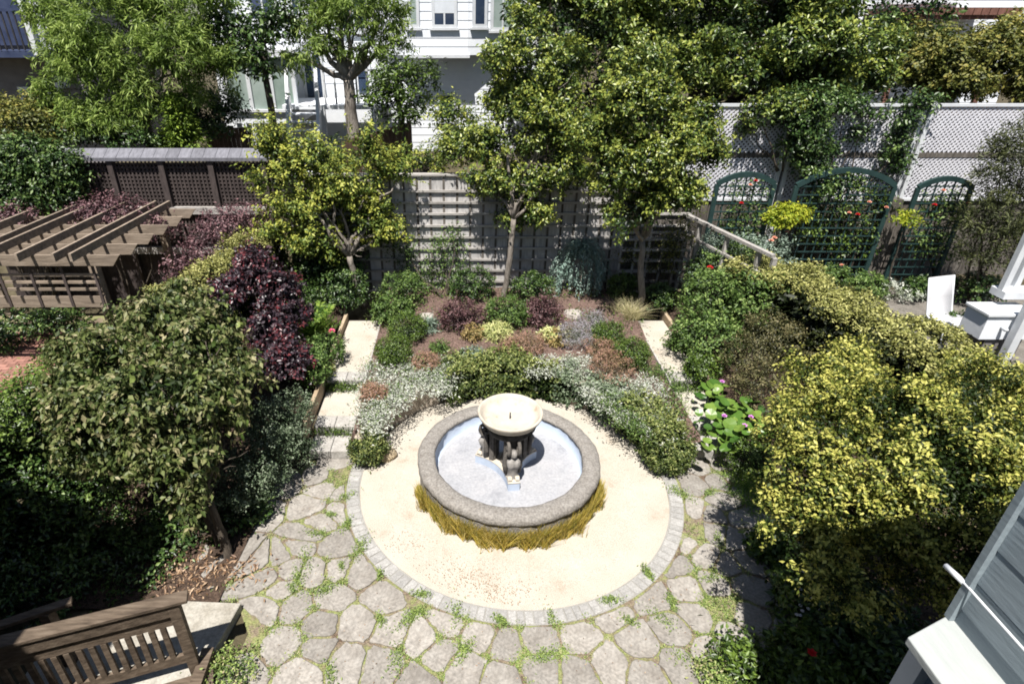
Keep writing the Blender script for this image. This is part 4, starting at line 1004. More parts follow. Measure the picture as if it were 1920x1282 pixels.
# brown board fences beyond the garden
def board_fence(u0, v0, u1, v1, vb, Y0, Y1, lab, n):
    p0, p1 = atY(u0, v0, Y0), atY(u1, v1, Y1); zb = min(atY(u0, vb, Y0).z, atY(u1, vb, Y1).z)
    t = thing('board_fence', lab, 'fence', ((p0.x + p1.x) / 2, (p0.y + p1.y) / 2, zb)); ang = math.atan2(p1.y - p0.y, p1.x - p0.x); wd = ((p1.x - p0.x) ** 2 + (p1.y - p0.y) ** 2) ** 0.5 / n
    for k in range(n):
        p = p0.lerp(p1, (k + 0.5) / n); h = p.z + random.uniform(-0.03, 0.03)
        MB().box((p.x, p.y, (h + zb) / 2), (wd - 0.012, 0.03, h - zb), rz=ang).obj('fence_board', M['brown_board'], t)
    q = p0.lerp(p1, 0.5); MB().box((q.x, q.y + 0.05, (q.z + zb) / 2 + 0.2), (wd * n, 0.05, 0.1), rz=ang).obj('rail', M['brown_board'], t)
board_fence(640, 268, 771, 226, 335, 15.6, 17.2, 'brown vertical board fence beside the Japanese maple', 14)
board_fence(382, 238, 470, 238, 300, 17.4, 17.4, 'brown board fence below the glazed sunroom', 11)

# ------------------------------------------------------------------ right neighbour: porch corner, sling chair
pr = thing('porch', 'white painted porch corner with slim post and box beside the sling chair', 'porch', (9.0, 9.0, 0.5))
def pq(u, v, Y=8.8): return atY(u, v, Y)
a, c = pq(1880, 540), pq(1880, 400)
for du, nm in ((0, 'post'), (36, 'post')):
    p = pq(1882 + du, 538); MB().box((p.x, 8.8 + du * 0.004, p.z + 0.75), (0.09, 0.09, 1.7)).obj(nm, M['white_paint'], pr)
p = pq(1905, 545); bevel(MB().box((p.x + 0.1, 8.82, p.z - 0.04), (0.75, 0.3, 0.13)).obj('cap_rail', M['white_paint'], pr), 0.01)
p = pq(1868, 575, 8.6); o = MB().box((p.x + 0.12, 8.6, p.z - 0.05), (0.82, 0.5, 0.05)).obj('box_lid', M['white_paint'], pr); bevel(o, 0.01)
MB().box((p.x + 0.12, 8.6, p.z - 0.28), (0.76, 0.44, 0.4)).obj('box', M['white_siding'], pr)
b = MB(); b.tube([(p.x + 0.02, 8.38, p.z - 0.26), (p.x + 0.02, 8.3, p.z - 0.26), (p.x + 0.02, 8.26, p.z - 0.26)], [0.02, 0.035, 0.02], 10); b.smooth = True; b.obj('knob', M['white_paint'], pr)
MB().box((p.x + 0.2, 8.6, (p.z - 0.49) / 2 + 0.2), (0.6, 0.36, p.z - 0.49 - 0.35)).obj('pedestal', M['grey_siding'], pr)
p2 = pq(1912, 600, 8.3); MB().box((p2.x, 8.25, p2.z - 0.6), (0.12, 0.12, 2.0)).obj('post', M['white_paint'], pr)

# flat concrete terrace under the chair
b = MB().add([(7.4, 9.4, 0.53), (13, 9.4, 0.53), (13, 12.9, 0.53), (7.4, 12.9, 0.53)], [(0, 1, 2, 3)])
tag(b.obj('terrace', M['terrace_concrete'], loc=(10, 11, 0.53)), 'pale concrete terrace in the right neighbour garden', kind='structure')
cp = atY(1770, 590, 10.6); cz = 0.54
ch = thing('sling_chair', 'white fabric sling garden chair in the right neighbour garden', 'chair', (cp.x, cp.y, cz))
wd = 0.6
prof = [(-0.42, cp.z - cz - 0.04), (-0.2, cp.z - cz + 0.0), (0.03, cp.z - cz - 0.05), (0.1, cp.z - cz + 0.0), (0.2, cp.z - cz + 0.3), (0.33, cp.z - cz + 0.7)]
vs = []; rz = 0.25
R = Matrix.Rotation(rz, 3, 'Z')
def cpt(x, y, z): q = R @ Vector((x, y, 0)); return (cp.x + q.x, cp.y + q.y, cz + z)
for k, (y, z) in enumerate(prof):
    for x in (-wd / 2, wd / 2): vs.append(cpt(x, y, z))
n = len(prof)
b = MB().add(vs, [(2 * k, 2 * k + 1, 2 * k + 3, 2 * k + 2) for k in range(n - 1)]); b.smooth = True
o = b.obj('sling', M['sling_fabric'], ch); md = o.modifiers.new('thick', 'SOLIDIFY'); md.thickness = 0.015
for s in (-1, 1):
    x = s * (wd / 2 + 0.015)
    b = MB().tube([cpt(x, y, z - 0.005) for y, z in prof], 0.016, 8); b.smooth = True; b.obj('side_rail', M['white_paint'], ch)
    for y0, y1 in ((-0.3, -0.36), (0.12, 0.2)):
        MB().tube([cpt(x, y0, cp.z - cz - 0.02), cpt(x, y1, 0.0)], 0.014, 8).obj('leg', M['white_paint'], ch)

# ------------------------------------------------------------------ trees
def tree(name, label, cat, base, blobs, leaf, n, length, trunk_m, r0, fork_z=None, group=None, width=0.5, lean=None, nlimb=8, stems=1, **kw):
    base = Vector(base); t = thing(name, label, cat, base, group)
    B = sorted(blobs, key=lambda q: -q[3] * q[4] * q[5])
    cen = sum((Vector(q[:3]) * q[3] for q in B), Vector()) / sum(q[3] for q in B)
    tb = MB()
    fz = fork_z if fork_z is not None else min(q[2] - q[5] * 0.3 for q in B)
    for s in range(stems):
        o_ = Vector((random.uniform(-0.15, 0.15), random.uniform(-0.15, 0.15), 0)) if stems > 1 else Vector((0, 0, 0))
        fork = Vector((base.x + (cen.x - base.x) * 0.3, base.y + (cen.y - base.y) * 0.3, fz)) + o_ * 2.5
        if lean: fork = Vector(lean) + o_ * 2
        limb(tb, base + o_ - Vector((0, 0, 0.15)), fork, r0, r0 * 0.72, 0.05, 7, 9)
        for q in B[s::stems][:nlimb]:
            end = Vector(q[:3]) + Vector((0, 0, q[5] * 0.35)); ps = limb(tb, fork, end, r0 * 0.55, r0 * 0.14, 0.13, 6, 6)
            for _ in range(5):
                st_ = ps[random.randint(2, 5)]; d = Vector(rand_dir(1)[0]); d.z = abs(d.z)
                limb(tb, st_, st_ + Vector((d.x * q[3], d.y * q[4], d.z * q[5])) * 0.85, r0 * 0.2, r0 * 0.05, 0.12, 4, 5)
    tb.smooth = True
    tb.obj('trunk', M[trunk_m], t)
    leaf_obj('crown', crown(blobs, n, **kw), M[leaf], t, length=length, width=width)
    return t

TR = 'young trees in front of the trellis fence'
b5 = at(683, 566, 0.6)
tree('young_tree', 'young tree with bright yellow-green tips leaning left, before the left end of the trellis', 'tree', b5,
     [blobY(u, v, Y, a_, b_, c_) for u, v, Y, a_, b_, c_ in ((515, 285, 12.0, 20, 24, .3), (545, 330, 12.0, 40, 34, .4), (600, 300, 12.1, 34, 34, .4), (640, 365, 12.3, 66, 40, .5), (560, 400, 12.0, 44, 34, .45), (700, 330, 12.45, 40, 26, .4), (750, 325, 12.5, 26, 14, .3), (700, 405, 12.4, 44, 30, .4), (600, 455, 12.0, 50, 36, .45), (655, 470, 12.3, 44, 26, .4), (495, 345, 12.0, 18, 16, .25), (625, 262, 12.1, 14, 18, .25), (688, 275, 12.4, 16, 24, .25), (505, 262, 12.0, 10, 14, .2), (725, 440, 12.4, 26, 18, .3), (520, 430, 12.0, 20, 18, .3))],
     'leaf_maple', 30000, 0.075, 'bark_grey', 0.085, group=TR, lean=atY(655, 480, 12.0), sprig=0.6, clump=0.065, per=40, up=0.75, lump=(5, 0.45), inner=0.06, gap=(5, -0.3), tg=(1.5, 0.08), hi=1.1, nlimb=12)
b6 = at(947, 560, 0.6)
tree('young_tree', 'tall young tree with pale slim trunk before the middle of the trellis', 'tree', b6,
     [blobY(*q) for q in ((960, 345, 12.40, 88, 45, 0.36), (880, 285, 13.00, 50, 36, 0.40), (960, 265, 12.75, 83, 52, 0.50), (1050, 320, 12.45, 51, 57, 0.50), (990, 190, 12.75, 69, 57, 0.50), (955, 125, 12.75, 48, 47, 0.49), (1040, 240, 12.45, 55, 57, 0.50), (950, 200, 12.75, 37, 47, 0.38), (1050, 140, 12.75, 55, 57, 0.50), (985, 400, 12.40, 55, 28, 0.36), (975, 60, 12.75, 24, 38, 0.25))],
     'leaf_glossy', 46000, 0.075, 'bark_grey', 0.075, group=TR, lean=atY(963, 410, 12.1), sprig=0.36, clump=0.08, per=45, lump=(7, 0.48), inner=0.08, gap=(5, -0.25), tg=(1.5, 0.05))
b7 = at(1205, 580, 0.6)
tree('young_tree', 'full young tree with dark lower crown before the right end of the trellis', 'tree', b7,
     [blobY(*q) for q in ((1195, 205, 11.25, 83, 71, 0.62), (1240, 300, 11.05, 88, 57, 0.62), (1150, 330, 11.05, 55, 52, 0.57), (1180, 400, 11.05, 57, 33, 0.59), (1300, 250, 11.25, 46, 38, 0.47), (1215, 130, 11.35, 51, 38, 0.52), (1320, 300, 11.25, 33, 34, 0.34), (1130, 260, 11.15, 46, 47, 0.47), (1260, 370, 11.05, 55, 38, 0.57), (1340, 215, 11.35, 20, 32, 0.21))],
     'leaf_glossy', 46000, 0.075, 'bark_grey', 0.08, group=TR, lean=atY(1203, 450, 11.6), sprig=0.38, clump=0.08, per=45, lump=(7, 0.48), inner=0.08, gap=(5, -0.25), tg=(1.5, 0.05))
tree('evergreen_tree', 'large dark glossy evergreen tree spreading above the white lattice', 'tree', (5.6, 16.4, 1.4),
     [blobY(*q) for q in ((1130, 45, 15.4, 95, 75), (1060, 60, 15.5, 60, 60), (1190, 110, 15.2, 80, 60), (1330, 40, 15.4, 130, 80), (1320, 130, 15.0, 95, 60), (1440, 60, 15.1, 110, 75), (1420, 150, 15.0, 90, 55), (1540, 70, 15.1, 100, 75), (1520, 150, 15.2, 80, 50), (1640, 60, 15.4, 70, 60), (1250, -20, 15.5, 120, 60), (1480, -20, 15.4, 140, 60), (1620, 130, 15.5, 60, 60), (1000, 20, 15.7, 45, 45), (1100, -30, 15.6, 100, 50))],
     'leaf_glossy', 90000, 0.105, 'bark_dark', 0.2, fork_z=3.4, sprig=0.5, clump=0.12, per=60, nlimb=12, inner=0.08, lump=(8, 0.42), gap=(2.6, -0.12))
for lab, cat_u in (('dark tree crowns far behind the evergreen, in front of the upper houses', (1030, 1120, 1220)), ('dark tree mass between the evergreen and the redwood deck', (1380, 1500, 1620, 1700))):
    tree('background_tree', lab, 'tree', (atY(cat_u[0], 100, 19.0).x, 19.0, 2.3), [blobY(u + rng.uniform(-10, 10), v, 19.0, 75, 70, 0.9) for u in cat_u for v in (20, 110, 190)], 'leaf_ivy', 12000, 0.16, 'bark_dark', 0.14, sprig=0.4, clump=0.18, per=50, group='dark trees behind the evergreen')
tree('bushy_tree', 'olive-yellow bushy tree below the redwood deck', 'tree', (12.6, 17.0, 1.8),
     [blobY(*q) for q in ((1760, 120, 16.5, 60, 48), (1830, 110, 16.6, 70, 50), (1900, 130, 16.5, 65, 52), (1740, 75, 16.8, 45, 30), (1880, 70, 17, 45, 34), (1960, 90, 16.8, 50, 60), (1800, 160, 16.2, 80, 34), (1700, 140, 16.4, 40, 45), (1930, 170, 16.2, 50, 34))],
     'leaf_olive', 36000, 0.1, 'bark_pale', 0.11, sprig=0.34, clump=0.1, per=50, stems=2, lump=(7, 0.45), gap=(4, -0.3))
tree('feathery_tree', 'light green feathery tree left of the glazed sunroom', 'tree', atY(285, 280, 15.8),
     [blobY(*q) for q in ((250, 60, 15.8, 110, 70), (140, 90, 15.8, 70, 55), (340, 90, 15.6, 90, 70), (200, 150, 15.5, 100, 55), (310, 170, 15.4, 90, 50), (395, 150, 15.6, 44, 45), (130, 180, 15.6, 55, 40), (200, 225, 15.3, 80, 35), (120, 30, 16, 60, 50), (330, 10, 16, 90, 50), (430, 110, 15.8, 30, 22), (220, -10, 16, 100, 50), (385, 60, 16, 34, 40))],
     'leaf_feather', 40000, 0.15, 'bark_grey', 0.13, fork_z=atY(290, 225, 15.8).z, width=0.2, sprig=0.5, clump=0.11, per=45, droop=0.35, out=0.35, rnd=0.8, inner=0.06, lump=(7, 0.42), gap=(3.4, -0.15))
tree('feathery_tree', 'gnarled feathery tree with thick forked trunk before the white houses', 'tree', atY(662, 262, 16.8),
     [blobY(*q) for q in ((660, 35, 16.8, 62, 44), (570, 70, 16.7, 30, 36), (725, 50, 16.8, 40, 44), (610, 92, 16.5, 34, 26), (690, 95, 16.5, 40, 24), (552, 118, 16.6, 26, 24), (640, -20, 17, 100, 40), (745, 80, 17, 18, 34), (600, 20, 16.9, 34, 36))],
     'leaf_feather', 14000, 0.15, 'bark_grey', 0.19, fork_z=atY(645, 150, 16.8).z, width=0.2, sprig=0.45, clump=0.1, per=40, droop=0.5, out=0.35, rnd=0.8, nlimb=9, inner=0.1, lump=(5, 0.45))
tree('bare_tree', 'sparse dark-leaved tree with twisted bare limbs against the upper white wall', 'tree', atY(520, 270, 16.4),
     [blobY(*q) for q in ((440, 70, 16.3, 36, 30), (470, 100, 16.3, 30, 26), (500, 50, 16.5, 28, 30), (540, 30, 16.6, 25, 25), (485, 125, 16.4, 22, 22), (415, 40, 16.6, 22, 30))],
     'leaf_ivy', 3600, 0.13, 'bark_dark', 0.1, fork_z=atY(520, 90, 16.4).z, sprig=0.3, clump=0.2, per=20)
tree('maple_tree', 'dark green Japanese maple with orange tips before the white house', 'tree', atY(757, 262, 16.2),
     [blobY(*q) for q in ((750, 148, 16.1, 44, 22), (720, 185, 16.0, 36, 16), (775, 192, 16.0, 40, 14), (750, 222, 15.9, 40, 10), (795, 150, 16.2, 32, 16), (735, 128, 16.2, 28, 20))],
     'leaf_box', 4600, 0.12, 'bark_dark', 0.06, sprig=0.3, clump=0.12, per=45, width=0.35)
# tips of the maple that have turned orange
def conifer(u, v0, vb, wpx, Y, lab, m):
    base = atY(u, vb, Y); top = atY(u, v0, Y); k = mpp(base); t = thing('conifer', lab, 'tree', base)
    b = MB(); b.tube([base, top], [0.06, 0.01], 7); b.obj('trunk', M['bark_dark'], t)
    Ps, Ns, Ds = [], [], []; H = top.z - base.z
    for i in range(170):
        f = rng.random() ** 0.8; z = base.z + H * f; R = wpx / 2 * k * (1 - f * 0.85) * rng.uniform(0.8, 1.1); a = rng.uniform(0, 6.28)
        s = rng.random(60); P = np.column_stack([base.x + np.cos(a) * R * s, base.y + np.sin(a) * R * s, z - 0.12 * s + 0.0 * s]) + rng.normal(size=(60, 3)) * 0.06
        Ps.append(P); Ns.append(unit(np.array([0, 0, 1.0]) + rng.normal(size=(60, 3)) * 0.5)); Ds.append(unit(np.array([np.cos(a), np.sin(a), -0.1]) + rng.normal(size=(60, 3)) * 0.5))
    P = np.concatenate(Ps); leaf_obj('crown', dict(P=P, N=np.concatenate(Ns), D=np.concatenate(Ds), tint=rng.random(len(P))), M[m], t, length=0.12, width=0.3)
conifer(348, 175, 285, 105, 15.2, 'small yellow-green layered conifer behind the dark lattice fence', 'leaf_conifer')

# ------------------------------------------------------------------ shrubs
def shrub(name, label, cat, blobs, leaf, n, length, width=0.5, group=None, base=None, stem=True, **kw):
    if base is None:
        cx_ = sum(q[0] for q in blobs) / len(blobs); cy_ = sum(q[1] for q in blobs) / len(blobs); base = (cx_, cy_, max(0.0, min(q[2] - q[5] for q in blobs)))
    t = thing(name, label, cat, base, group)
    if stem:
        tb = MB(); bb = Vector(base)
        for q in blobs[:7]:
            limb(tb, bb + Vector((random.uniform(-0.08, 0.08), random.uniform(-0.08, 0.08), -0.05)), Vector(q[:3]), 0.022 + 0.012 * q[3], 0.008, 0.1, 5, 5)
        tb.smooth = True
        tb.obj('stem', M['bark_dark'], t)
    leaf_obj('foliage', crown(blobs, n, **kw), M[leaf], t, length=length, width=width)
    return t
def bush(name, label, u, v, wpx, leaf, n, length, zb=0.56, flat=0.85, cat='shrub', group=None, width=0.5, **kw):
    k = mpp(at(u, v, zb + 0.25)); r = wpx / 2 * k; c = at(u, v, zb + r * flat * 0.75)
    kw = dict(dict(clump=0.05, per=30, sprig=0.06, lo=0.8, hi=1.02, inner=0.3, rnd=0.6, zmin=-0.6), **kw)
    blobs = [(c.x, c.y, c.z, r, r, r * flat)]
    for i in range(4):
        a = rng.uniform(0, 6.28); blobs.append((c.x + math.cos(a) * r * 0.4, c.y + math.sin(a) * r * 0.4, c.z + rng.uniform(-0.05, 0.2) * r, r * 0.68, r * 0.68, r * flat * 0.72))
    return shrub(name, label, cat, blobs, leaf, n, length, width, group, base=(c.x, c.y, zb - 0.02), zfloor=zb - 0.05, **kw)

# the large dogwood on the left, some of its leaves told apart one by one
DW = [blobZ(*q) for q in ((300, 610, 2.3, 0.62, 0.48), (205, 690, 2.2, 0.62, 0.5), (390, 660, 2.15, 0.6, 0.48), (300, 740, 2.05, 0.72, 0.58), (180, 790, 1.9, 0.55, 0.5), (400, 770, 1.75, 0.55, 0.52), (345, 870, 1.4, 0.5, 0.44), (250, 840, 1.6, 0.5, 0.45), (340, 565, 2.3, 0.36, 0.3), (140, 720, 2.1, 0.34, 0.3), (440, 690, 1.9, 0.36, 0.4), (420, 600, 2.1, 0.38, 0.36), (360, 935, 1.0, 0.26, 0.24), (300, 905, 1.25, 0.28, 0.25), (120, 660, 2.3, 0.22, 0.2))]
dwb = (-3.1, 5.5, 0.0)
dw = tree('dogwood_tree', 'large dogwood with drooping yellow-green leaves overhanging the left of the patio', 'tree', dwb, DW, 'leaf_dogwood', 26000, 0.085, 'bark_dark', 0.06, fork_z=0.9, width=0.52, sprig=0.2, clump=0.08, per=26, droop=0.75, up=0.35, rnd=0.7, stems=3, inner=0.12, hi=1.08, lump=(8, 0.42), gap=(7, -0.25))
lm = MB(); lm.add([(0, 0, 0), (0.028, 0.0, -0.02), (0.03, 0.004, -0.06), (0, 0.012, -0.1), (-0.03, 0.004, -0.06), (-0.028, 0, -0.02), (0, -0.006, -0.045)], [(0, 1, 6), (1, 2, 6), (2, 3, 6), (3, 4, 6), (4, 5, 6), (5, 0, 6)])
dl = lm.mesh('leaf', M['leaf_dogwood_single'])
L = crown(lumps(DW, 8, 0.45), 260, clump=0.06, per=2, inner=0.0, lo=1.0, hi=1.06, zmin=-0.3)
for i in range(len(L['P'])):
    o = link('leaf', dl, dw, Vector(L['P'][i]) - wpos(dw)); o.rotation_euler = (rng.normal() * 0.5, rng.normal() * 0.5, rng.uniform(0, 6.28)); s = rng.uniform(0.8, 1.25); o.scale = (s, s, s)

shrub('smoke_bush', 'dark purple-leaved smoke bush between dogwood and left path', 'shrub', [blobZ(*q) for q in ((470, 515, 1.9, 0.45, 0.38), (525, 545, 1.65, 0.42, 0.38), (430, 545, 1.9, 0.28, 0.26), (520, 620, 1.3, 0.45, 0.45), (560, 690, 0.9, 0.3, 0.3), (550, 600, 1.35, 0.3, 0.34), (515, 690, 1.1, 0.42, 0.42), (480, 480, 2.0, 0.26, 0.22))], 'leaf_purple', 21000, 0.07, 0.6, base=(-3.3, 9.0, 0.5), sprig=0.22, clump=0.07, per=35, inner=0.15, lump=(7, 0.42), gap=(8, -0.25))
shrub('pale_shrub', 'small-leaved grey-green shrub at the patio edge below the purple bush', 'shrub', [blobZ(*q) for q in ((505, 800, 0.9, 0.4, 0.36), (545, 775, 0.8, 0.34, 0.34), (550, 840, 0.5, 0.3, 0.3), (490, 870, 0.6, 0.38, 0.36), (505, 910, 0.3, 0.24, 0.22), (450, 920, 0.5, 0.32, 0.3))], 'leaf_sage', 15000, 0.035, 0.5, base=(-2.95, 7.2, 0.02), sprig=0.16, clump=0.06, per=40, inner=0.3)
def fern(u, v, zb, n, ln, lab, m='leaf_bright', name='fern'):
    c = at(u, v, zb); t = thing(name, lab, 'fern', c); Ps, Ds, Ns = [], [], []
    for i in range(n):
        a = rng.uniform(0, 6.28); el = rng.uniform(0.9, 1.4); s = np.linspace(0.05, 1, 40); hl = ln * rng.uniform(0.7, 1.1)
        ax = np.array([math.cos(a) * math.cos(el), math.sin(a) * math.cos(el), math.sin(el)]); hx_ = np.array([math.cos(a), math.sin(a), -0.5])
        P = np.array(c) + np.outer(s, ax) * hl + np.outer(s ** 2, hx_) * hl * 0.3; sd_ = np.cross(ax, [0, 0, 1]); sd_ /= np.linalg.norm(sd_)
        for g in (-1, 1):
            Ps.append(P); Ds.append(np.tile(sd_ * g + ax * 0.4, (40, 1))); Ns.append(np.tile(np.cross(sd_, ax), (40, 1)) + rng.normal(size=(40, 3)) * 0.2)
    P = np.concatenate(Ps); leaf_obj('frond', dict(P=P, N=unit(np.concatenate(Ns)), D=unit(np.concatenate(Ds)), tint=rng.random(len(P))), M[m], t, length=0.1, width=0.28)
fern(588, 640, 0.55, 34, 0.75, 'bright green upright fern beside the purple bush')
def rose(loc, r, m, parent, name='flower'):
    b = MB()
    for ring, (n, rr, zz) in enumerate(((6, 1.0, 0.1), (5, 0.7, 0.4), (3, 0.35, 0.6))):
        for k in range(n):
            a = 6.28 * k / n + ring; q = Vector(loc)
            c = q + Vector((math.cos(a) * r * rr * 0.5, math.sin(a) * r * rr * 0.5, r * zz)); t_ = Vector((-math.sin(a), math.cos(a), 0)) * r * 0.45; o_ = Vector((math.cos(a) * r * rr * 0.55, math.sin(a) * r * rr * 0.55, r * 0.25))
            b.add([q, c + t_, c + o_, c - t_], [(0, 1, 2, 3)])
    return b.obj(name, M[m], parent, loc=loc)
g = bush('rose_bush', 'low rose bush with a single pink bloom beside the left path', 610, 655, 70, 'leaf_green', 2600, 0.05, zb=0.55, flat=0.9)
p = at(622, 622, 0.95); rose(p, 0.075, 'petal_pink', g)
bush('green_shrub', 'bushy green plant under the fern at the left border', 580, 690, 80, 'leaf_green', 3500, 0.05, zb=0.55)
bush('yellow_plant', 'small yellow-green plant spilling over the left edging board', 607, 695, 34, 'leaf_cream', 900, 0.06, zb=0.5, flat=0.5)
for q, lab in (((570, 560, 70), 'dark leafy shrub behind the fern at the left border'), ((640, 545, 90), 'dark leafy shrub around the leaning tree trunk'), ((540, 610, 60), 'low dark shrub between fern and purple bush')):
    bush('dark_shrub', lab, q[0], q[1], q[2], 'leaf_ivy', 4500, 0.055, zb=0.58, flat=1.0, group='dark shrubs in the left border')

# hedges on both boundaries
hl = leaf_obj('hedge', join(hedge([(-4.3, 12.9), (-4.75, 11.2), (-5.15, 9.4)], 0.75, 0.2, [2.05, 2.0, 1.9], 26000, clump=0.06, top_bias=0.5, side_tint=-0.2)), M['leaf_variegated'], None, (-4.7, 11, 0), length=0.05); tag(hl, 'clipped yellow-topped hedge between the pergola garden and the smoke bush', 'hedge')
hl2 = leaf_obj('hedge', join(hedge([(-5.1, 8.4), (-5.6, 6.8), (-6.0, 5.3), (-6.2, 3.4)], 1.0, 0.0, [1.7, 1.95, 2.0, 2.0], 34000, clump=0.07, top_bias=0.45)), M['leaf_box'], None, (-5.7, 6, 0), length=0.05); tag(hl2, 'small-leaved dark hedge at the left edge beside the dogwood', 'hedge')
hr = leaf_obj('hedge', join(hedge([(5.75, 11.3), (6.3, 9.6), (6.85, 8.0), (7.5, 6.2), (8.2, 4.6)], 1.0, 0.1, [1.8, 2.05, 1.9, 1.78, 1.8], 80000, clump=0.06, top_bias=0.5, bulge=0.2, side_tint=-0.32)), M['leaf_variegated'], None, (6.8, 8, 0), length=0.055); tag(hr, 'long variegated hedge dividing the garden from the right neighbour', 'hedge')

shrub('golden_shrub', 'huge golden-leaved shrub overhanging the right of the patio', 'shrub', [blobZ(*q) for q in ((1530, 735, 2.35, 0.55, 0.4), (1650, 790, 2.5, 0.7, 0.45), (1790, 800, 2.6, 0.75, 0.5), (1880, 745, 2.6, 0.6, 0.4), (1590, 850, 2.35, 0.65, 0.5), (1500, 840, 2.15, 0.45, 0.4), (1740, 880, 2.3, 0.8, 0.6), (1490, 915, 2.05, 0.36, 0.35), (1570, 950, 2.0, 0.55, 0.45), (1475, 985, 1.9, 0.26, 0.28), (1525, 1050, 1.85, 0.28, 0.26), (1565, 1112, 1.75, 0.17, 0.2), (1700, 970, 1.9, 0.75, 0.6), (1850, 930, 2.1, 0.75, 0.6), (1640, 1060, 1.5, 0.5, 0.5), (1760, 1070, 1.5, 0.55, 0.55), (1470, 790, 2.0, 0.28, 0.28), (1600, 690, 2.3, 0.3, 0.28), (1530, 1000, 1.5, 0.5, 0.5))], 'leaf_golden', 88000, 0.042, 0.55, base=(4.9, 5.2, 0.0), sprig=0.26, clump=0.05, per=50, inner=0.22, lo=0.8, hi=1.12, lump=(12, 0.34), gap=(6, 0.0), tg=(1.9, 0.02))
shrub('green_shrub', 'mid green leafy shrub at the back of the right border', 'shrub', [blobZ(*q) for q in ((1330, 560, 1.3, 0.55, 0.5), (1380, 500, 1.6, 0.5, 0.45), (1300, 630, 0.95, 0.4, 0.4), (1420, 560, 1.5, 0.5, 0.5), (1340, 640, 0.95, 0.45, 0.4), (1330, 510, 1.4, 0.4, 0.4))], 'leaf_green', 17000, 0.06, base=(4.95, 10.8, 0.5), sprig=0.22, clump=0.08, per=35)
g = shrub('rose_bush', 'tall rose bush with one red bloom beside the railed side fence', 'shrub', [blobZ(*q) for q in ((1340, 480, 1.5, 0.4, 0.5), (1310, 520, 1.2, 0.35, 0.4), (1400, 470, 1.7, 0.4, 0.35), (1450, 480, 1.8, 0.4, 0.35))], 'leaf_grey', 6500, 0.05, base=(5.0, 11.8, 0.5), sprig=0.22, clump=0.08, per=25)
rose(at(1331, 503, 1.75), 0.07, 'petal_red', g)
for u, v in ((1452, 447), (1446, 452)): rose(at(u, v, 2.15), 0.06, 'petal_peach', g)
shrub('brown_shrub', 'fine brownish-green shrub in the middle of the right border', 'shrub', [blobZ(*q) for q in ((1440, 630, 1.3, 0.42, 0.4), (1400, 675, 1.0, 0.4, 0.38), (1480, 655, 1.2, 0.36, 0.36), (1435, 720, 0.85, 0.42, 0.36))], 'leaf_brownish', 11000, 0.035, base=(5.1, 8.9, 0.4), sprig=0.16, clump=0.07, per=50)
bush('green_shrub', 'low dark leafy plant behind the right edging board', 1318, 690, 60, 'leaf_box', 3000, 0.05, zb=0.5)
bush('green_shrub', 'bright green low plant beside the upper right edging board', 1282, 640, 50, 'leaf_green', 2200, 0.055, zb=0.52, flat=0.6)
bush('round_bush', 'round small-leaved bush at the foot of the right steps', 1398, 855, 92, 'leaf_box', 7000, 0.03, zb=0.05, flat=0.8)

# bergenia: broad leaves, each its own
bg_ = thing('bergenia', 'clump of broad shiny round leaves with mauve flowers beside the right steps', 'plant', at(1355, 790, 0.3))
bl_ = MB(); n = 10; ring = [(0.0, 0.0, 0.0)] + [(0.5 * math.sin(a) * 0.95, 0.5 - 0.5 * math.cos(a), 0.07 + 0.05 * math.cos(2 * a)) for a in [0.35 + (6.283 - 0.7) * k / (n - 1) for k in range(n)]]
bl_.add(ring + [(0, 0.45, 0.0)], [(0, i, len(ring)) for i in ()] + [(len(ring), i, i + 1) for i in range(0, len(ring) - 1)] + [(len(ring), len(ring) - 1, 0)])
blm = bl_.mesh('leaf', M['leaf_bergenia'])
for i in range(120):
    u, v, zz = [(1345, 765, 0.62), (1365, 795, 0.6), (1345, 815, 0.5), (1385, 765, 0.66), (1400, 805, 0.55), (1332, 735, 0.62), (1420, 785, 0.6), (1350, 735, 0.6), (1375, 825, 0.45)][i % 9]
    p = at(u + rng.normal() * 16, v + rng.normal() * 16, zz + rng.normal() * 0.06); a = rng.uniform(0, 6.28)
    o = link('leaf', blm, bg_, p - wpos(bg_)); o.rotation_euler = (rng.uniform(-0.1, 0.55), rng.normal() * 0.2, a); s = rng.uniform(0.13, 0.22); o.scale = (s, s, s)
    if i % 4 == 0:
        MB().tube([(p.x, p.y, 0.2), tuple(p)], 0.008, 5).obj('stalk', M['leaf_bergenia'], bg_)
for u, v in ((1358, 780), (1396, 798), (1354, 716), (1408, 782)): rose(at(u, v, 0.75), 0.045, 'petal_mauve', bg_)
# dark plants in the shade at the lower right
for q, lab, m in (((1530, 1120, 110, 0.02), 'broad dark leafy plant in the shade below the golden shrub', 'leaf_box'), ((1620, 1190, 190, 0.02), 'dark leafy plant behind the white ledge', 'leaf_ivy'), ((1450, 1030, 44, 0.0), 'low dark plant at the shaded patio edge', 'leaf_box'), ((1530, 1240, 110, 0.0), 'dark plant with a red bloom at the lower right patio edge', 'leaf_box')):
    g = bush('shade_plant', lab, q[0], q[1], q[2], m, 7000, 0.085, zb=q[3], flat=0.6, cat='plant', group='plants in the lower right shade', sprig=0.15, clump=0.09)
rose(at(1522, 1224, 0.5), 0.05, 'petal_red', g)
bw = shrub('white_flowers', 'small plant with tiny white flowers in the shade of the golden shrub', 'plant', [blobZ(1510, 1125, 0.4, 0.2, 0.15)], 'leaf_box', 500, 0.06, sprig=0.05, clump=0.06, per=20)
for k in range(10): rose(at(1505 + rng.normal() * 12, 1125 + rng.normal() * 22, 0.5), 0.022, 'petal_white', bw)
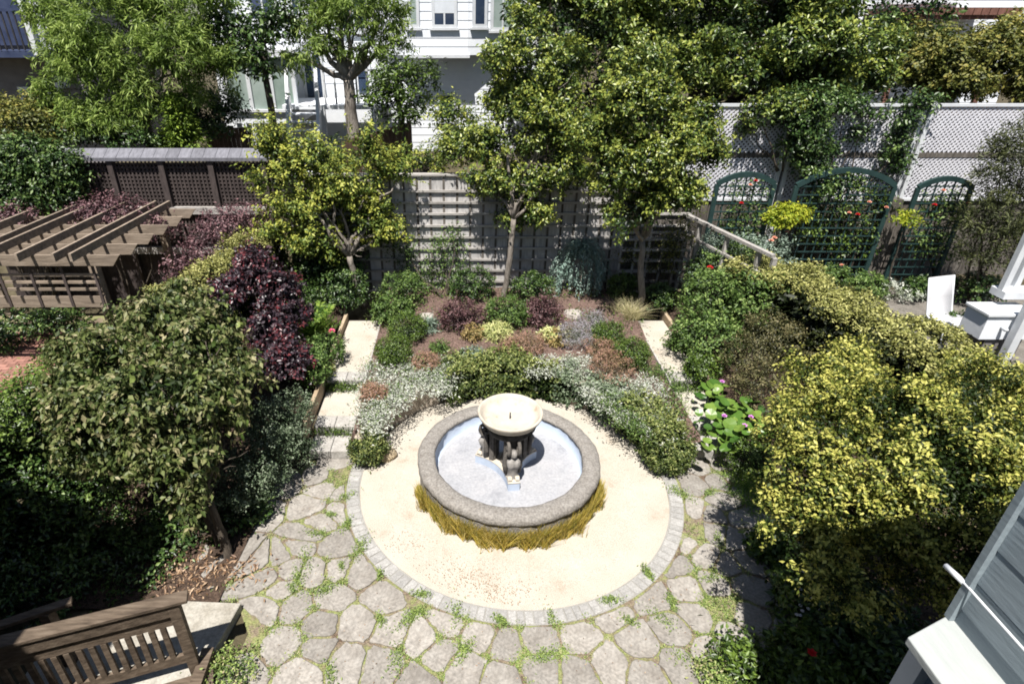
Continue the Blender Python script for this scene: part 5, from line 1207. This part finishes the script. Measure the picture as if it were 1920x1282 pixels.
# strap-leaved clump at the right patio edge
c = at(1415, 925, 0.02); n = 520
P = np.array(c) + np.column_stack([rng.normal(size=n) * 0.16, rng.normal(size=n) * 0.28, np.zeros(n)]); D = np.column_stack([rng.normal(size=n) * 0.6, rng.normal(size=n) * 0.6, np.ones(n)])
tag(blade_obj('grass_clump', P, D, rng.uniform(0.2, 0.38, n), 0.012, 0.5, M['leaf_bright'], None, c), 'bright green strap-leaved clump at the right patio edge', 'plant')

# ------------------------------------------------------------------ the bed behind the fountain
BOX = 'clipped box balls in the mulch bed'
bush('box_ball', 'front box ball of the left pair, nearest the left path', 738, 657, 62, 'leaf_box', 7000, 0.03, group=BOX)
bush('box_ball', 'larger paler box ball of the left pair, behind the front one', 764, 616, 66, 'leaf_box', 7500, 0.03, group=BOX)
bush('box_ball', 'front box ball of the right pair, beside the right path', 1185, 663, 62, 'leaf_box', 7000, 0.03, group=BOX)
bush('box_ball', 'rear box ball of the right pair, below the feather grass', 1139, 627, 56, 'leaf_box', 6500, 0.03, group=BOX)
BAR = 'purple barberries in the mulch bed'
bush('barberry', 'wide purple barberry left of the green mound', 866, 595, 78, 'leaf_barberry', 5200, 0.04, group=BAR, sprig=0.16, flat=0.8)
bush('barberry', 'dark purple barberry right of the green mound', 1019, 590, 68, 'leaf_barberry', 4800, 0.04, group=BAR, sprig=0.16, flat=0.85)
bush('green_shrub', 'rounded mid-green shrub between the two barberries', 949, 588, 80, 'leaf_green', 5200, 0.045, flat=0.75)
bush('cream_grass', 'pale cream-yellow tufted plant in front of the green mound', 930, 622, 48, 'leaf_cream', 2200, 0.07, flat=0.6, width=0.22, cat='plant')
bush('amber_plant', 'little amber-leaved upright plant left of the cream tuft', 886, 627, 34, 'leaf_amber', 900, 0.05, flat=1.0, cat='plant')
bush('upright_shrub', 'upright pale green shrub at the top corner of the left path', 722, 588, 42, 'leaf_green', 2200, 0.05, flat=1.35)
bush('upright_shrub', 'upright pale green shrub behind the left box balls', 756, 578, 36, 'leaf_green', 1600, 0.05, flat=1.3)
bush('striped_iris', 'grey-green striped strap plant right of the left box balls', 806, 612, 36, 'leaf_grey', 800, 0.12, flat=0.7, width=0.14, cat='plant')
HE = 'bronze heathers in the bed'
for q, lab in (((798, 678, 48), 'bronze heather mound beside the front left box ball'), ((985, 645, 70), 'russet heather sprawling behind the ivy hedge'), ((1150, 692, 84), 'wide rust-red heather below the right box balls'), ((1128, 655, 62), 'pinkish heather left of the right box balls'), ((700, 735, 44), 'small bronze heather among silver foliage at left'), ((957, 655, 40), 'little bronze heather in the middle of the mulch')):
    bush('heather', lab, q[0], q[1], q[2], 'leaf_heather', 2600, 0.045, flat=0.5, group=HE, width=0.25, up=0.9)
bush('green_mound', 'low fine green mound in the open mulch', 882, 668, 48, 'leaf_grey', 1500, 0.04, flat=0.4, cat='plant')
bush('green_mound', 'small fine green tuft above the bronze heather', 824, 652, 34, 'leaf_green', 900, 0.04, flat=0.4, cat='plant')
bush('variegated_plant', 'yellow-edged leafy plant below the right barberry', 1048, 634, 50, 'leaf_amber', 700, 0.06, flat=0.5, cat='plant')
bush('variegated_plant', 'green and yellow leafy plant beside the lavender', 1040, 630, 46, 'leaf_cream', 900, 0.06, flat=0.5, cat='plant')
bush('lavender', 'grey-mauve lavender left of the right box balls', 1082, 628, 76, 'leaf_lavender', 3800, 0.045, flat=0.55, width=0.2, up=0.9)
bush('lavender', 'grey lavender with green stems behind the rear right box ball', 1110, 600, 50, 'leaf_lavender', 1900, 0.045, flat=0.6, width=0.2, up=0.9)
bush('dark_shrub', 'dark green bush between weeping shrub and right tree', 1166, 540, 52, 'leaf_box', 3000, 0.045, flat=1.0, zb=0.62)
bush('dark_shrub', 'dark green bush behind the right tree trunk', 1235, 560, 60, 'leaf_ivy', 3000, 0.05, flat=0.9, zb=0.62)
bush('dark_shrub', 'dark green bush left of the middle tree trunk', 885, 535, 74, 'leaf_ivy', 4000, 0.05, flat=1.0, zb=0.62)
bush('dark_shrub', 'dark green bush right of the middle tree trunk', 1000, 545, 80, 'leaf_ivy', 4000, 0.05, flat=0.8, zb=0.62)
bush('green_shrub', 'loose green shrub between the left tree and the trellis', 760, 545, 80, 'leaf_green', 3200, 0.05, flat=0.9, zb=0.62)
for u, v, lab, s in ((800, 597, 'pale rounded rock behind the striped plant', 0.17), (1075, 592, 'pale flat rock behind the lavender', 0.2)):
    p = at(u, v, 0.6); b = MB(); vs = []
    b.lathe([(s * 1.0, p.z - 0.1), (s * 1.05, p.z), (s * 0.85, p.z + s * 0.45), (s * 0.45, p.z + s * 0.62), (0.001, p.z + s * 0.6)], 14, (p.x, p.y), wob=lambda t, r, z: 0.13 * math.sin(3 * t + z * 9) + 0.06 * math.sin(7 * t)); b.f = [tuple(reversed(f)) for f in b.f]
    tag(b.obj('rock', M['white_rock'], loc=p), lab, 'rock')
p = at(727, 853, 0.05); s = 0.12; b = MB(); b.lathe([(s, -0.02), (s * 1.15, 0.06), (s * 0.9, 0.14), (s * 0.4, 0.17), (0.001, 0.165)], 11, (p.x, p.y), wob=lambda t, r, z: 0.16 * math.sin(2 * t + z * 12) + 0.08 * math.sin(5 * t)); b.f = [tuple(reversed(f)) for f in b.f]
tag(b.obj('rock', M['rock'], loc=p), 'brown rock at the foot of the bare retaining wall', 'rock')

# weeping blue-green shrub
wc = at(1085, 545, 0.62); wt = thing('weeping_shrub', 'weeping blue-green shrub with hanging stems before the trellis', 'shrub', wc)
Ps, Ds = [], []; tb = MB(); limb(tb, wc, wc + Vector((0, 0, 0.85)), 0.04, 0.02, 0.1)
for i in range(95):
    a = rng.uniform(0, 6.28); R = rng.uniform(0.25, 0.72); h = rng.uniform(0.75, 1.12); s = np.linspace(0, 1, 46)
    x = np.cos(a) * R * np.minimum(1, s * 1.6) ** 0.7; y = np.sin(a) * R * np.minimum(1, s * 1.6) ** 0.7; z = h + 0.12 * np.sin(np.minimum(1, s * 2) * 3.14) - np.maximum(0, s - 0.28) * rng.uniform(0.6, 1.3)
    z = np.maximum(z, 0.02)
    P = np.array(wc) + np.column_stack([x, y, z]); Ps.append(P + rng.normal(size=P.shape) * 0.012); d = np.gradient(P, axis=0); Ds.append(unit(d) + rng.normal(size=P.shape) * 0.35)
    if i % 4 == 0: tb.tube([tuple(q) for q in P[::5]], 0.006, 4)
tb.smooth = True
tb.obj('stem', M['bark_grey'], wt); P = np.concatenate(Ps); D = np.concatenate(Ds)
P = np.repeat(P, 2, 0); D = np.repeat(D, 2, 0) + rng.normal(size=P.shape) * 0.3
leaf_obj('foliage', dict(P=P, N=unit(rng.normal(size=P.shape) + [0, 0, 0.6]), D=unit(D), tint=rng.random(len(P))), M['leaf_weeping'], wt, length=0.06, width=0.35)
# feather grass
for u, v, n, lab, ln in ((1183, 600, 420, 'straw-coloured feather grass at the top of the right path', 0.65), (1160, 588, 160, 'smaller pale feather grass left of the first', 0.5)):
    c = at(u, v, 0.6); P = np.array(c) + np.column_stack([rng.normal(size=(n, 2)) * 0.06, np.zeros(n)]); D = np.column_stack([rng.normal(size=(n, 2)) * 0.33, np.ones(n)])
    tag(blade_obj('feather_grass', P, D, rng.uniform(0.5, 1.1, n) * ln, 0.008, 0.35, M['grass_straw'], None, c), lab, 'grass')

# ivy-like hedge hanging over the wall's middle, silver cover on both flanks
def arc(a0, a1, r, n=14): return [(SX + r * math.cos(math.radians(a0 + (a1 - a0) * k / n)), SY + r * math.sin(math.radians(a0 + (a1 - a0) * k / n))) for k in range(n + 1)]
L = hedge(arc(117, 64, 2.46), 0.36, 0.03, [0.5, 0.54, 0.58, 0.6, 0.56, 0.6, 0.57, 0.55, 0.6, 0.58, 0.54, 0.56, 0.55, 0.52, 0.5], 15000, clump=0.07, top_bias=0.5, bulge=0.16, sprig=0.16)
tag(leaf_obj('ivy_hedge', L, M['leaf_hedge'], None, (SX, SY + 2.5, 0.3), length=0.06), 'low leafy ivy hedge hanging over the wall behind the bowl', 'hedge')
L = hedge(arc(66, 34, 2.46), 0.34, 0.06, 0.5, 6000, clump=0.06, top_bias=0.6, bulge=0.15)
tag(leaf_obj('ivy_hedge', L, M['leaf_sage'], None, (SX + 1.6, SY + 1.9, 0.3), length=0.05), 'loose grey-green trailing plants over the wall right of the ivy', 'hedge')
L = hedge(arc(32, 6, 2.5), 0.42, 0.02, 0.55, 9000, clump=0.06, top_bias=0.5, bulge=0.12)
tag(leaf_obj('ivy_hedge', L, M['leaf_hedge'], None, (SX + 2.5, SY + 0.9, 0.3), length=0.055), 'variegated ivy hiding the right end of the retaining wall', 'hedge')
bush('corner_bush', 'dense dark green bush at the left end of the retaining wall', 690, 838, 62, 'leaf_hedge', 6000, 0.04, zb=0.02, flat=1.15)
bush('corner_bush', 'dense green bush at the right end of the retaining wall', 1252, 850, 78, 'leaf_hedge', 7500, 0.042, zb=0.02, flat=0.95)
def cover(name, pts, n, m, lab, z=0.5, length=0.05, width=0.35, r=0.1, zr=0.07, cat='ground cover'):
    P = [tuple(at(u, v, z)) for u, v in pts]; c = Vector(P[0])
    o = leaf_obj(name, scatter(P, n, r, zr), M[m], None, c, length=length, width=width); return tag(o, lab, cat, kind='stuff')
pl = [(u + du, v + dv) for u, v in ((700, 700), (730, 710), (760, 705), (790, 700), (815, 715), (690, 740), (720, 745), (760, 735), (790, 725), (838, 702), (825, 730), (850, 690), (690, 780), (715, 775), (745, 755), (700, 800), (830, 690), (775, 690)) for du in (-9, 9) for dv in (-8, 8)]
cover('silver_foliage', pl, 9500, 'leaf_silver', 'silver-grey trailing foliage on the left shoulder of the bed', 0.52)
cover('green_sprigs', pl[::2], 2200, 'leaf_green', 'green sprigs growing through the left silver foliage', 0.54, zr=0.1)
pr_ = [(u + du, v + dv) for u, v in ((1150, 730), (1180, 725), (1210, 730), (1235, 740), (1160, 760), (1195, 755), (1230, 765), (1255, 780), (1215, 790), (1245, 805), (1140, 750), (1180, 780), (1230, 720), (1120, 735), (1255, 810)) for du in (-9, 9) for dv in (-8, 8)]
cover('silver_foliage', [(u - 8, v) for u, v in pr_ if u - 0.42 * v < 937], 7500, 'leaf_silver', 'silver-grey trailing foliage on the right shoulder of the bed', 0.5, zr=0.05)
cover('green_sprigs', [(1150, 770), (1165, 790), (1185, 800), (1200, 815), (1140, 755), (1175, 765), (1260, 760), (1270, 780), (1265, 740), (1210, 700), (1235, 700), (1250, 715)], 3400, 'leaf_green', 'green sprigs along the right wall top', 0.5, zr=0.1, r=0.13)
cover('low_cover', [(u, v) for u in range(1000, 1110, 18) for v in (680, 700)], 2200, 'leaf_silver', 'pale grey-green cover behind the ivy hedge', 0.55)
cover('low_cover', [(u, v) for u in range(860, 1000, 20) for v in (672, 684)], 1500, 'leaf_green', 'fine green cover behind the ivy hedge', 0.56)
cover('low_cover', [(u, 590 + (u % 3) * 14) for u in range(700, 1200, 14)] + [(u, 560) for u in range(700, 1240, 12)], 3200, 'leaf_box', 'mixed green low planting along the back of the bed', 0.62, length=0.05, width=0.5, r=0.14, zr=0.12)
for (x0, x1, lab) in ((-2.42, -1.78, 'creeping green on the risers of the left steps'), (3.7, 4.3, 'creeping green on the risers of the right steps')):
    P = [(x0 + (x1 - x0) * k / 12, y, z) for k in range(13) for y, z in ((8.87, 0.38), (7.73, 0.2), (8.8, 0.345))]
    o = leaf_obj('creeping_green', scatter(P, 1500, 0.03, 0.06), M['leaf_box'], None, P[0], length=0.035); tag(o, lab, 'ground cover', kind='stuff')

# climbers
def climber(name, lab, blobs, leaf, n, length, cat='climber', group=None, **kw):
    return shrub(name, lab, cat, blobs, leaf, n, length, group=group, **kw)
climber('climber', 'loose yellow-green climber on the left part of the trellis', [blobY(*q) for q in ((835, 500, 12.7, 42, 55, 0.14), (850, 450, 12.72, 24, 30, 0.1), (800, 540, 12.65, 50, 30, 0.2), (750, 470, 12.72, 30, 40, 0.1), (770, 510, 12.7, 24, 40, 0.1))], 'leaf_green', 3600, 0.055, clump=0.1, per=16, sprig=0.2, base=(at(835, 560, 0.6)))
climber('climber', 'thin climber on the short right trellis panel', [blobY(*q) for q in ((1240, 480, 12.5, 30, 45, 0.1), (1270, 450, 12.5, 22, 40, 0.12), (1180, 480, 12.5, 16, 30, 0.08))], 'leaf_olive', 1700, 0.055, clump=0.1, per=14, sprig=0.2, base=(at(1240, 560, 0.6)))
climber('ivy', 'thick dark ivy over the left end of the dark lattice fence', [blobY(*q) for q in ((40, 300, 12.9, 70, 36, 0.4), (60, 350, 12.8, 80, 45, 0.4), (20, 370, 12.7, 60, 30, 0.4), (115, 320, 12.9, 36, 40, 0.3), (-30, 320, 12.9, 60, 70, 0.4), (100, 370, 12.8, 50, 24, 0.3))], 'leaf_ivy', 20000, 0.085, clump=0.1, per=40, base=(-10, 12.9, 0))
climber('vine', 'flowering dark vine tumbling down between the lattice panels', [blobY(*q) for q in ((1505, 205, 13.6, 40, 34, 0.35), (1515, 255, 13.5, 34, 40, 0.3), (1530, 305, 13.4, 34, 34, 0.25), (1585, 196, 13.7, 30, 16, 0.25), (1640, 212, 13.75, 36, 10, 0.12), (1695, 235, 13.7, 16, 40, 0.2), (1610, 250, 13.8, 20, 10, 0.06), (1682, 300, 13.6, 16, 40, 0.15), (1730, 195, 13.8, 22, 12, 0.2), (1555, 345, 13.3, 30, 20, 0.2))], 'leaf_ivy', 13000, 0.085, clump=0.12, per=35, base=(8.4, 13.5, 0.5), inner=0.2)
climber('vine', 'leafy shoots of the evergreen hanging over the left lattice panel', [blobY(*q) for q in ((1420, 215, 13.6, 26, 20, 0.2), (1470, 200, 13.6, 40, 22, 0.3), (1400, 240, 13.7, 18, 12, 0.15))], 'leaf_glossy', 1800, 0.09, clump=0.1, per=20, base=(7.2, 13.6, 3.2))
ROSES = 'climbing roses on the green arches'
for i, (uu, lab, blobs, fl) in enumerate((
    (1400, 'climbing rose on the left green arch', ((1400, 400, 13.27, 40, 27, 0.1), (1380, 430, 13.27, 36, 27, 0.1), (1430, 430, 13.27, 32, 36, 0.1), (1395, 470, 13.27, 45, 23, 0.1), (1400, 360, 13.27, 30, 10, 0.1)), ((1417, 340), (1407, 348), (1390, 382))),
    (1585, 'dense climbing rose filling the wide middle arch', ((1590, 345, 13.27, 49, 19, 0.1), (1560, 385, 13.27, 54, 32, 0.1), (1630, 400, 13.27, 41, 39, 0.1), (1540, 440, 13.27, 45, 36, 0.1), (1600, 460, 13.27, 45, 32, 0.1)), ((1630, 380), (1662, 390), (1592, 400), (1608, 403), (1578, 498), (1475, 436))),
    (1770, 'climbing rose on the right green arch', ((1760, 390, 13.27, 36, 27, 0.1), (1790, 400, 13.27, 23, 27, 0.1), (1740, 450, 13.27, 32, 40, 0.1), (1770, 470, 13.27, 32, 27, 0.1)), ((1769, 358), (1816, 382), (1752, 385))))):
    g = climber('climbing_rose', lab, [blobY(*q) for q in blobs], 'leaf_green' if i != 1 else 'leaf_box', 3000 if i != 1 else 5600, 0.07, group=ROSES, clump=0.09, per=16, base=(xcol(uu, 500, 13.25), 13.25, 0.55))
    for u, v in fl: rose(atY(u, v, 13.0), 0.055, 'petal_red' if (u + v) % 3 else 'petal_peach', g)
shrub('yellow_shrub', 'vivid yellow-green shrub between the left and middle arches', 'shrub', [blobY(*q) for q in ((1470, 405, 12.75, 24, 16, 0.22), (1495, 402, 12.8, 16, 12, 0.18), (1455, 412, 12.75, 14, 12, 0.15))], 'leaf_vivid', 2200, 0.08, base=(atY(1470, 405, 12.75).x, 12.75, 0.5), sprig=0.12, clump=0.06, per=25)
p = at(1700, 415, 1.2)
shrub('yellow_shrub', 'small vivid green tuft in front of the weathered post', 'shrub', [blobY(1702, 412, 12.8, 20, 8, 0.15)], 'leaf_vivid', 420, 0.08, base=(atY(1702, 412, 12.8).x, 12.8, 0.5), sprig=0.12, clump=0.06, per=20)
shrub('feathery_shrub', 'tall olive feathery shrub at the right edge above the porch', 'shrub', [blobY(*q) for q in ((1880, 330, 12.2, 40, 60, 0.35), (1900, 400, 12.0, 46, 60, 0.4), (1855, 420, 12.0, 40, 50, 0.35), (1870, 470, 11.9, 50, 40, 0.35), (1920, 300, 12.3, 40, 60, 0.3), (1890, 270, 12.4, 20, 24, 0.2))], 'leaf_olive_dark', 13000, 0.1, 0.18, base=(11.4, 12.0, 0.5), sprig=0.35, clump=0.1, per=45, rnd=0.8, out=0.3)
bush('white_flowers', 'low white-flowered plant by the terrace edge beside the sling chair', 1690, 548, 70, 'leaf_silver', 900, 0.06, zb=0.55, flat=0.4, cat='plant')

# plum-coloured shrubs below the dark lattice fence
PL = 'plum-leaved shrubs along the dark fence'
for q, lab in (((( 205, 400, 12.5, 60, 26, 0.5), (180, 420, 12.3, 40, 20, 0.4), (260, 415, 12.4, 45, 20, 0.4), (290, 425, 12.3, 40, 18, 0.4)), 'plum-leaved shrub behind the middle of the pergola'), (((430, 425, 12.4, 50, 30, 0.5), (400, 460, 12.1, 46, 32, 0.5), (470, 415, 12.6, 45, 26, 0.4), (380, 490, 11.8, 30, 30, 0.4), (345, 500, 11.4, 24, 30, 0.4)), 'plum-leaved shrub between pergola and yellow-topped hedge'), (((30, 410, 12.4, 50, 22, 0.5), (70, 412, 12.4, 36, 18, 0.4), (-40, 405, 12.4, 50, 24, 0.4)), 'plum-leaved shrub at the far left below the ivy')):
    shrub('plum_shrub', lab, 'shrub', [blobY(*b_) for b_ in q], 'leaf_plum', 7000, 0.06, group=PL, sprig=0.24, clump=0.08, per=30, base=(blobY(*q[0])[0], 12.4, 0))
shrub('garden_shrub', 'yellow-flecked shrub below the grey house at far left', 'shrub', [blobY(*q) for q in ((40, 225, 15.0, 60, 24, 0.5), (90, 240, 15.0, 40, 20, 0.5), (-20, 215, 15.2, 50, 28, 0.5), (60, 200, 15.4, 30, 14, 0.4))], 'leaf_olive', 7000, 0.09, sprig=0.25, clump=0.12, per=40)
shrub('garden_shrub', 'dark shrub mass behind the slate-capped fence', 'shrub', [blobY(*q) for q in ((150, 250, 15.2, 80, 26, 0.6), (380, 215, 16.6, 50, 40, 0.6), (240, 262, 14.8, 60, 16, 0.5), (420, 200, 16.8, 30, 30, 0.5), (160, 225, 15.6, 50, 30, 0.5))], 'leaf_ivy', 12000, 0.09, sprig=0.25, clump=0.12, per=50)
shrub('garden_shrub', 'pale green shrub below the lower white house window', 'shrub', [blobY(*q) for q in ((850, 215, 14.5, 40, 22, 0.4), (800, 300, 14.2, 60, 14, 0.4), (870, 270, 14.2, 40, 20, 0.4), (660, 300, 14.2, 70, 20, 0.5))], 'leaf_maple', 5500, 0.08, sprig=0.3, clump=0.12, per=35)
shrub('garden_shrub', 'dark leafy plants under the pergola beside the brick terrace', 'shrub', [blobZ(*q) for q in ((40, 610, 0.4, 0.5, 0.3), (110, 600, 0.4, 0.5, 0.35), (5, 640, 0.25, 0.3, 0.2))], 'leaf_ivy', 3500, 0.08, sprig=0.2, clump=0.12, per=30)

# ------------------------------------------------------------------ grasses and small growth
n = 7500
a = rng.uniform(math.radians(192), math.radians(352), n); r = 1.35 + np.abs(rng.normal(size=n)) * 0.035 * (1 + 0.8 * np.sin(a * 9) * np.sin(a * 23))
P = np.column_stack([FX + r * np.cos(a), FY + r * np.sin(a), np.zeros(n)])
tg = rng.normal(size=n) * 0.3; D = np.column_stack([np.cos(a) * 0.06 - np.sin(a) * tg + rng.normal(size=n) * 0.08, np.sin(a) * 0.06 + np.cos(a) * tg + rng.normal(size=n) * 0.08, np.ones(n)])
edge = np.clip(np.minimum(a - math.radians(190), math.radians(354) - a) / 0.3, 0.45, 1)
tag(blade_obj('grass', P, D, rng.uniform(0.17, 0.39, n) * edge * (1 + 0.22 * np.sin(a * 13 + 1) * np.sin(a * 31)), 0.012, 0.1, M['grass_ochre'], None, (FX, FY - 1.3, 0)), 'ochre sedge ring growing round the front of the fountain basin', 'grass', kind='stuff')
# creeping growth in the joints of the patio: denser in the drifts the photograph shows
J = []
for c in joints:
    if abs(c.x) < 6: J.append((c.x, c.y, 0.0))
J = np.array(J)
def nz(x, y): return np.sin(1.9 * x + 0.7) * np.cos(1.6 * y - 0.4) + 0.6 * np.sin(4.1 * x - 2.2 * y)
wts = np.clip(nz(J[:, 0], J[:, 1]) + 0.35, 0.02, None) * np.where(J[:, 1] < 5.4, 1.0, 0.55); wts /= wts.sum()
k = rng.choice(len(J), 17000, p=wts); hub = J[k] + np.column_stack([rng.normal(size=(17000, 2)) * 0.045, np.abs(rng.normal(size=17000)) * 0.008])
o = leaf_obj('weeds', dict(P=hub, N=unit(np.array([0, 0, 1.0]) + rng.normal(size=hub.shape) * 0.5), D=rand_dir(len(hub)), tint=rng.random(len(hub))), M['weed'], None, (0.7, 4.5, 0), length=0.022); tag(o, 'creeping moss and thyme in the patio joints', 'weeds', kind='stuff')
TU = [(675, 1028), (575, 1052), (597, 1000), (620, 965), (650, 985), (640, 1062), (648, 932), (715, 1165), (765, 1165), (790, 1115), (712, 1078), (855, 1150), (940, 1165), (1035, 1160), (1020, 1230), (745, 1235), (1330, 1085), (1285, 1240), (1345, 1010), (1276, 925), (1240, 1160), (1215, 1075), (610, 1105), (548, 1105), (870, 1225), (1145, 1125), (620, 1262), (1180, 1165), (1330, 925), (780, 1150), (560, 1085), (1260, 1130)]
cnt = []; 
for u, v in TU:
    c = np.array(at(u, v, 0.0)); m_ = int(rng.integers(120, 420)); s_ = rng.uniform(0.035, 0.1); th = rng.uniform(0, 3.14); q = rng.normal(size=(m_, 2)) * s_ * [1.3, 0.55]
    cnt.append(c + np.column_stack([q[:, 0] * np.cos(th) - q[:, 1] * np.sin(th), q[:, 0] * np.sin(th) + q[:, 1] * np.cos(th), np.abs(rng.normal(size=m_)) * 0.025]))
for x, y, ar in bare:
    m_ = int(ar * 3000 * rng.uniform(0.3, 1)); cnt.append(np.array([x, y, 0]) + np.column_stack([rng.normal(size=(m_, 2)) * ar ** 0.5 * 0.3, np.abs(rng.normal(size=m_)) * 0.015]))
P = np.concatenate(cnt); o = leaf_obj('weeds', dict(P=P, N=unit(np.array([0, 0, 0.9]) + rng.normal(size=P.shape) * 0.6), D=unit(rng.normal(size=P.shape) + [0, 0, 0.3]), tint=rng.random(len(P)) * 0.7), M['weed'], None, (0.7, 4.5, 0), length=0.03, width=0.35); tag(o, 'tufts of green weeds standing between the flagstones', 'weeds', kind='stuff')
for u, v, w_, lab in ((428, 1264, 96, 'low green carpet plant beside the wooden stair railing'), (1345, 1268, 70, 'small bright green tuft at the lower right patio corner')):
    bush('mat_plant', lab, u, v, w_, 'weed', 5200 if w_ > 100 else 1600, 0.035, zb=0.0, flat=0.28, cat='plant', clump=0.07)
# fallen leaves at the shaded left edge, and litter on the sand
P = np.concatenate([np.array(at(350, 1080)) + rng.normal(size=(420, 3)) * [0.22, 0.2, 0], np.array(at(440, 1075)) + rng.normal(size=(160, 3)) * [0.25, 0.12, 0]]); P[:, 2] = np.abs(rng.normal(size=len(P))) * 0.02 + 0.01
o = leaf_obj('fallen_leaves', dict(P=P, N=unit(np.array([0, 0, 1.0]) + rng.normal(size=P.shape) * 0.4), D=rand_dir(len(P)), tint=rng.random(len(P))), M['litter'], None, at(380, 1080), length=0.07, width=0.3); tag(o, 'dry brown fallen leaves at the shaded left patio edge', 'leaves', kind='stuff')
P = np.concatenate([np.array(at(u, v)) + rng.normal(size=(m_, 3)) * [s_, s_ * 0.6, 0] for u, v, m_, s_ in ((870, 1080, 420, 0.26), (760, 1020, 160, 0.22), (930, 1110, 260, 0.2), (1000, 1130, 60, 0.3))]); P[:, 2] = 0.016
P = P[((P[:, :2] - [SX, SY]) ** 2).sum(1) < 2.25 ** 2]
o = leaf_obj('leaf_litter', dict(P=P, N=unit(np.array([0, 0, 1.0]) + rng.normal(size=P.shape) * 0.2), D=rand_dir(len(P)), tint=0.6 + 0.4 * rng.random(len(P))), M['litter'], None, at(870, 1080), length=0.016, width=0.5); tag(o, 'fine brown leaf litter blown over the front of the sand', 'leaves', kind='stuff')

for q, lab in ((((60, 900, 0.9, 0.7, 0.5), (130, 960, 0.5, 0.7, 0.45), (40, 1010, 0.6, 0.7, 0.5), (-20, 940, 1.0, 0.7, 0.6)), 'dark ivy bank in deep shade left of the dogwood'), (((420, 985, 0.05, 0.35, 0.14), (330, 1010, 0.05, 0.4, 0.16), (470, 955, 0.05, 0.3, 0.12), (160, 1050, 0.15, 0.6, 0.25), (60, 1100, 0.2, 0.6, 0.3), (230, 1010, 0.1, 0.5, 0.22), (260, 1070, 0.05, 0.35, 0.15)), 'dark creeping ivy in deep shade behind the stair railings')):
    shrub('ivy', lab, 'ivy', [blobZ(*b_) for b_ in q], 'leaf_ivy', 9000, 0.06, sprig=0.15, clump=0.09, per=30, group='shaded ivy on the left')

for q, lab in ((((585, 500, 12.4, 40, 45, 0.4), (640, 510, 12.5, 40, 45, 0.3), (610, 550, 12.2, 40, 30, 0.4)), 'dark multi-stemmed shrub behind the leaning young tree'),):
    shrub('dark_shrub', lab, 'shrub', [blobY(*b_) for b_ in q], 'leaf_ivy', 7000, 0.07, base=(blobY(*q[2])[0], 12.2, 0.5), sprig=0.25, clump=0.09, per=30, inner=0.25)

for q, lab in (((1560, 522, 60), 'leafy plant at the foot of the wide arch'), ((1625, 538, 60), 'leafy plant by the foot of the weathered post'), ((1500, 500, 60), 'leafy plant between hedge and wide arch')):
    bush('green_shrub', lab, q[0], q[1], q[2], 'leaf_green', 2200, 0.06, zb=0.55, flat=0.8)
n = 900
P = np.column_stack([rng.uniform(-2.6, 4.0, n), rng.uniform(2.8, 6.8, n), np.full(n, 0.022)]); P = P[((P[:, :2] - [SX, SY]) ** 2).sum(1) > 2.5 ** 2]
o = leaf_obj('leaf_litter', dict(P=P, N=unit(np.array([0, 0, 1.0]) + rng.normal(size=P.shape) * 0.3), D=rand_dir(len(P)), tint=rng.random(len(P))), M['litter'], None, (0.7, 4.5, 0), length=0.022, width=0.4); tag(o, 'scraps of dry leaf scattered over the flagstones', 'leaves', kind='stuff')

for q, lab in (((1405, 1245, 92, 0.0), 'low dark leafy plant added over the shadow edge at the lower right patio corner'),):
    bush('shade_plant', lab, q[0], q[1], q[2], 'leaf_box', 2600, 0.06, zb=0.0, flat=0.4, cat='plant', group='plants in the lower right shade', sprig=0.12, clump=0.1)  # plant added to break up the straight edge of the house shadow
for q, lab in (((1830, 545, 80), 'dark shrub behind the sling chair'), ((1722, 542, 50), 'dark plant at the foot of the right arch'), ((1800, 610, 60), 'dark plant between sling chair and porch box')):
    bush('dark_shrub', lab, q[0], q[1], q[2], 'leaf_ivy', 2600, 0.07, zb=0.55, flat=0.8)
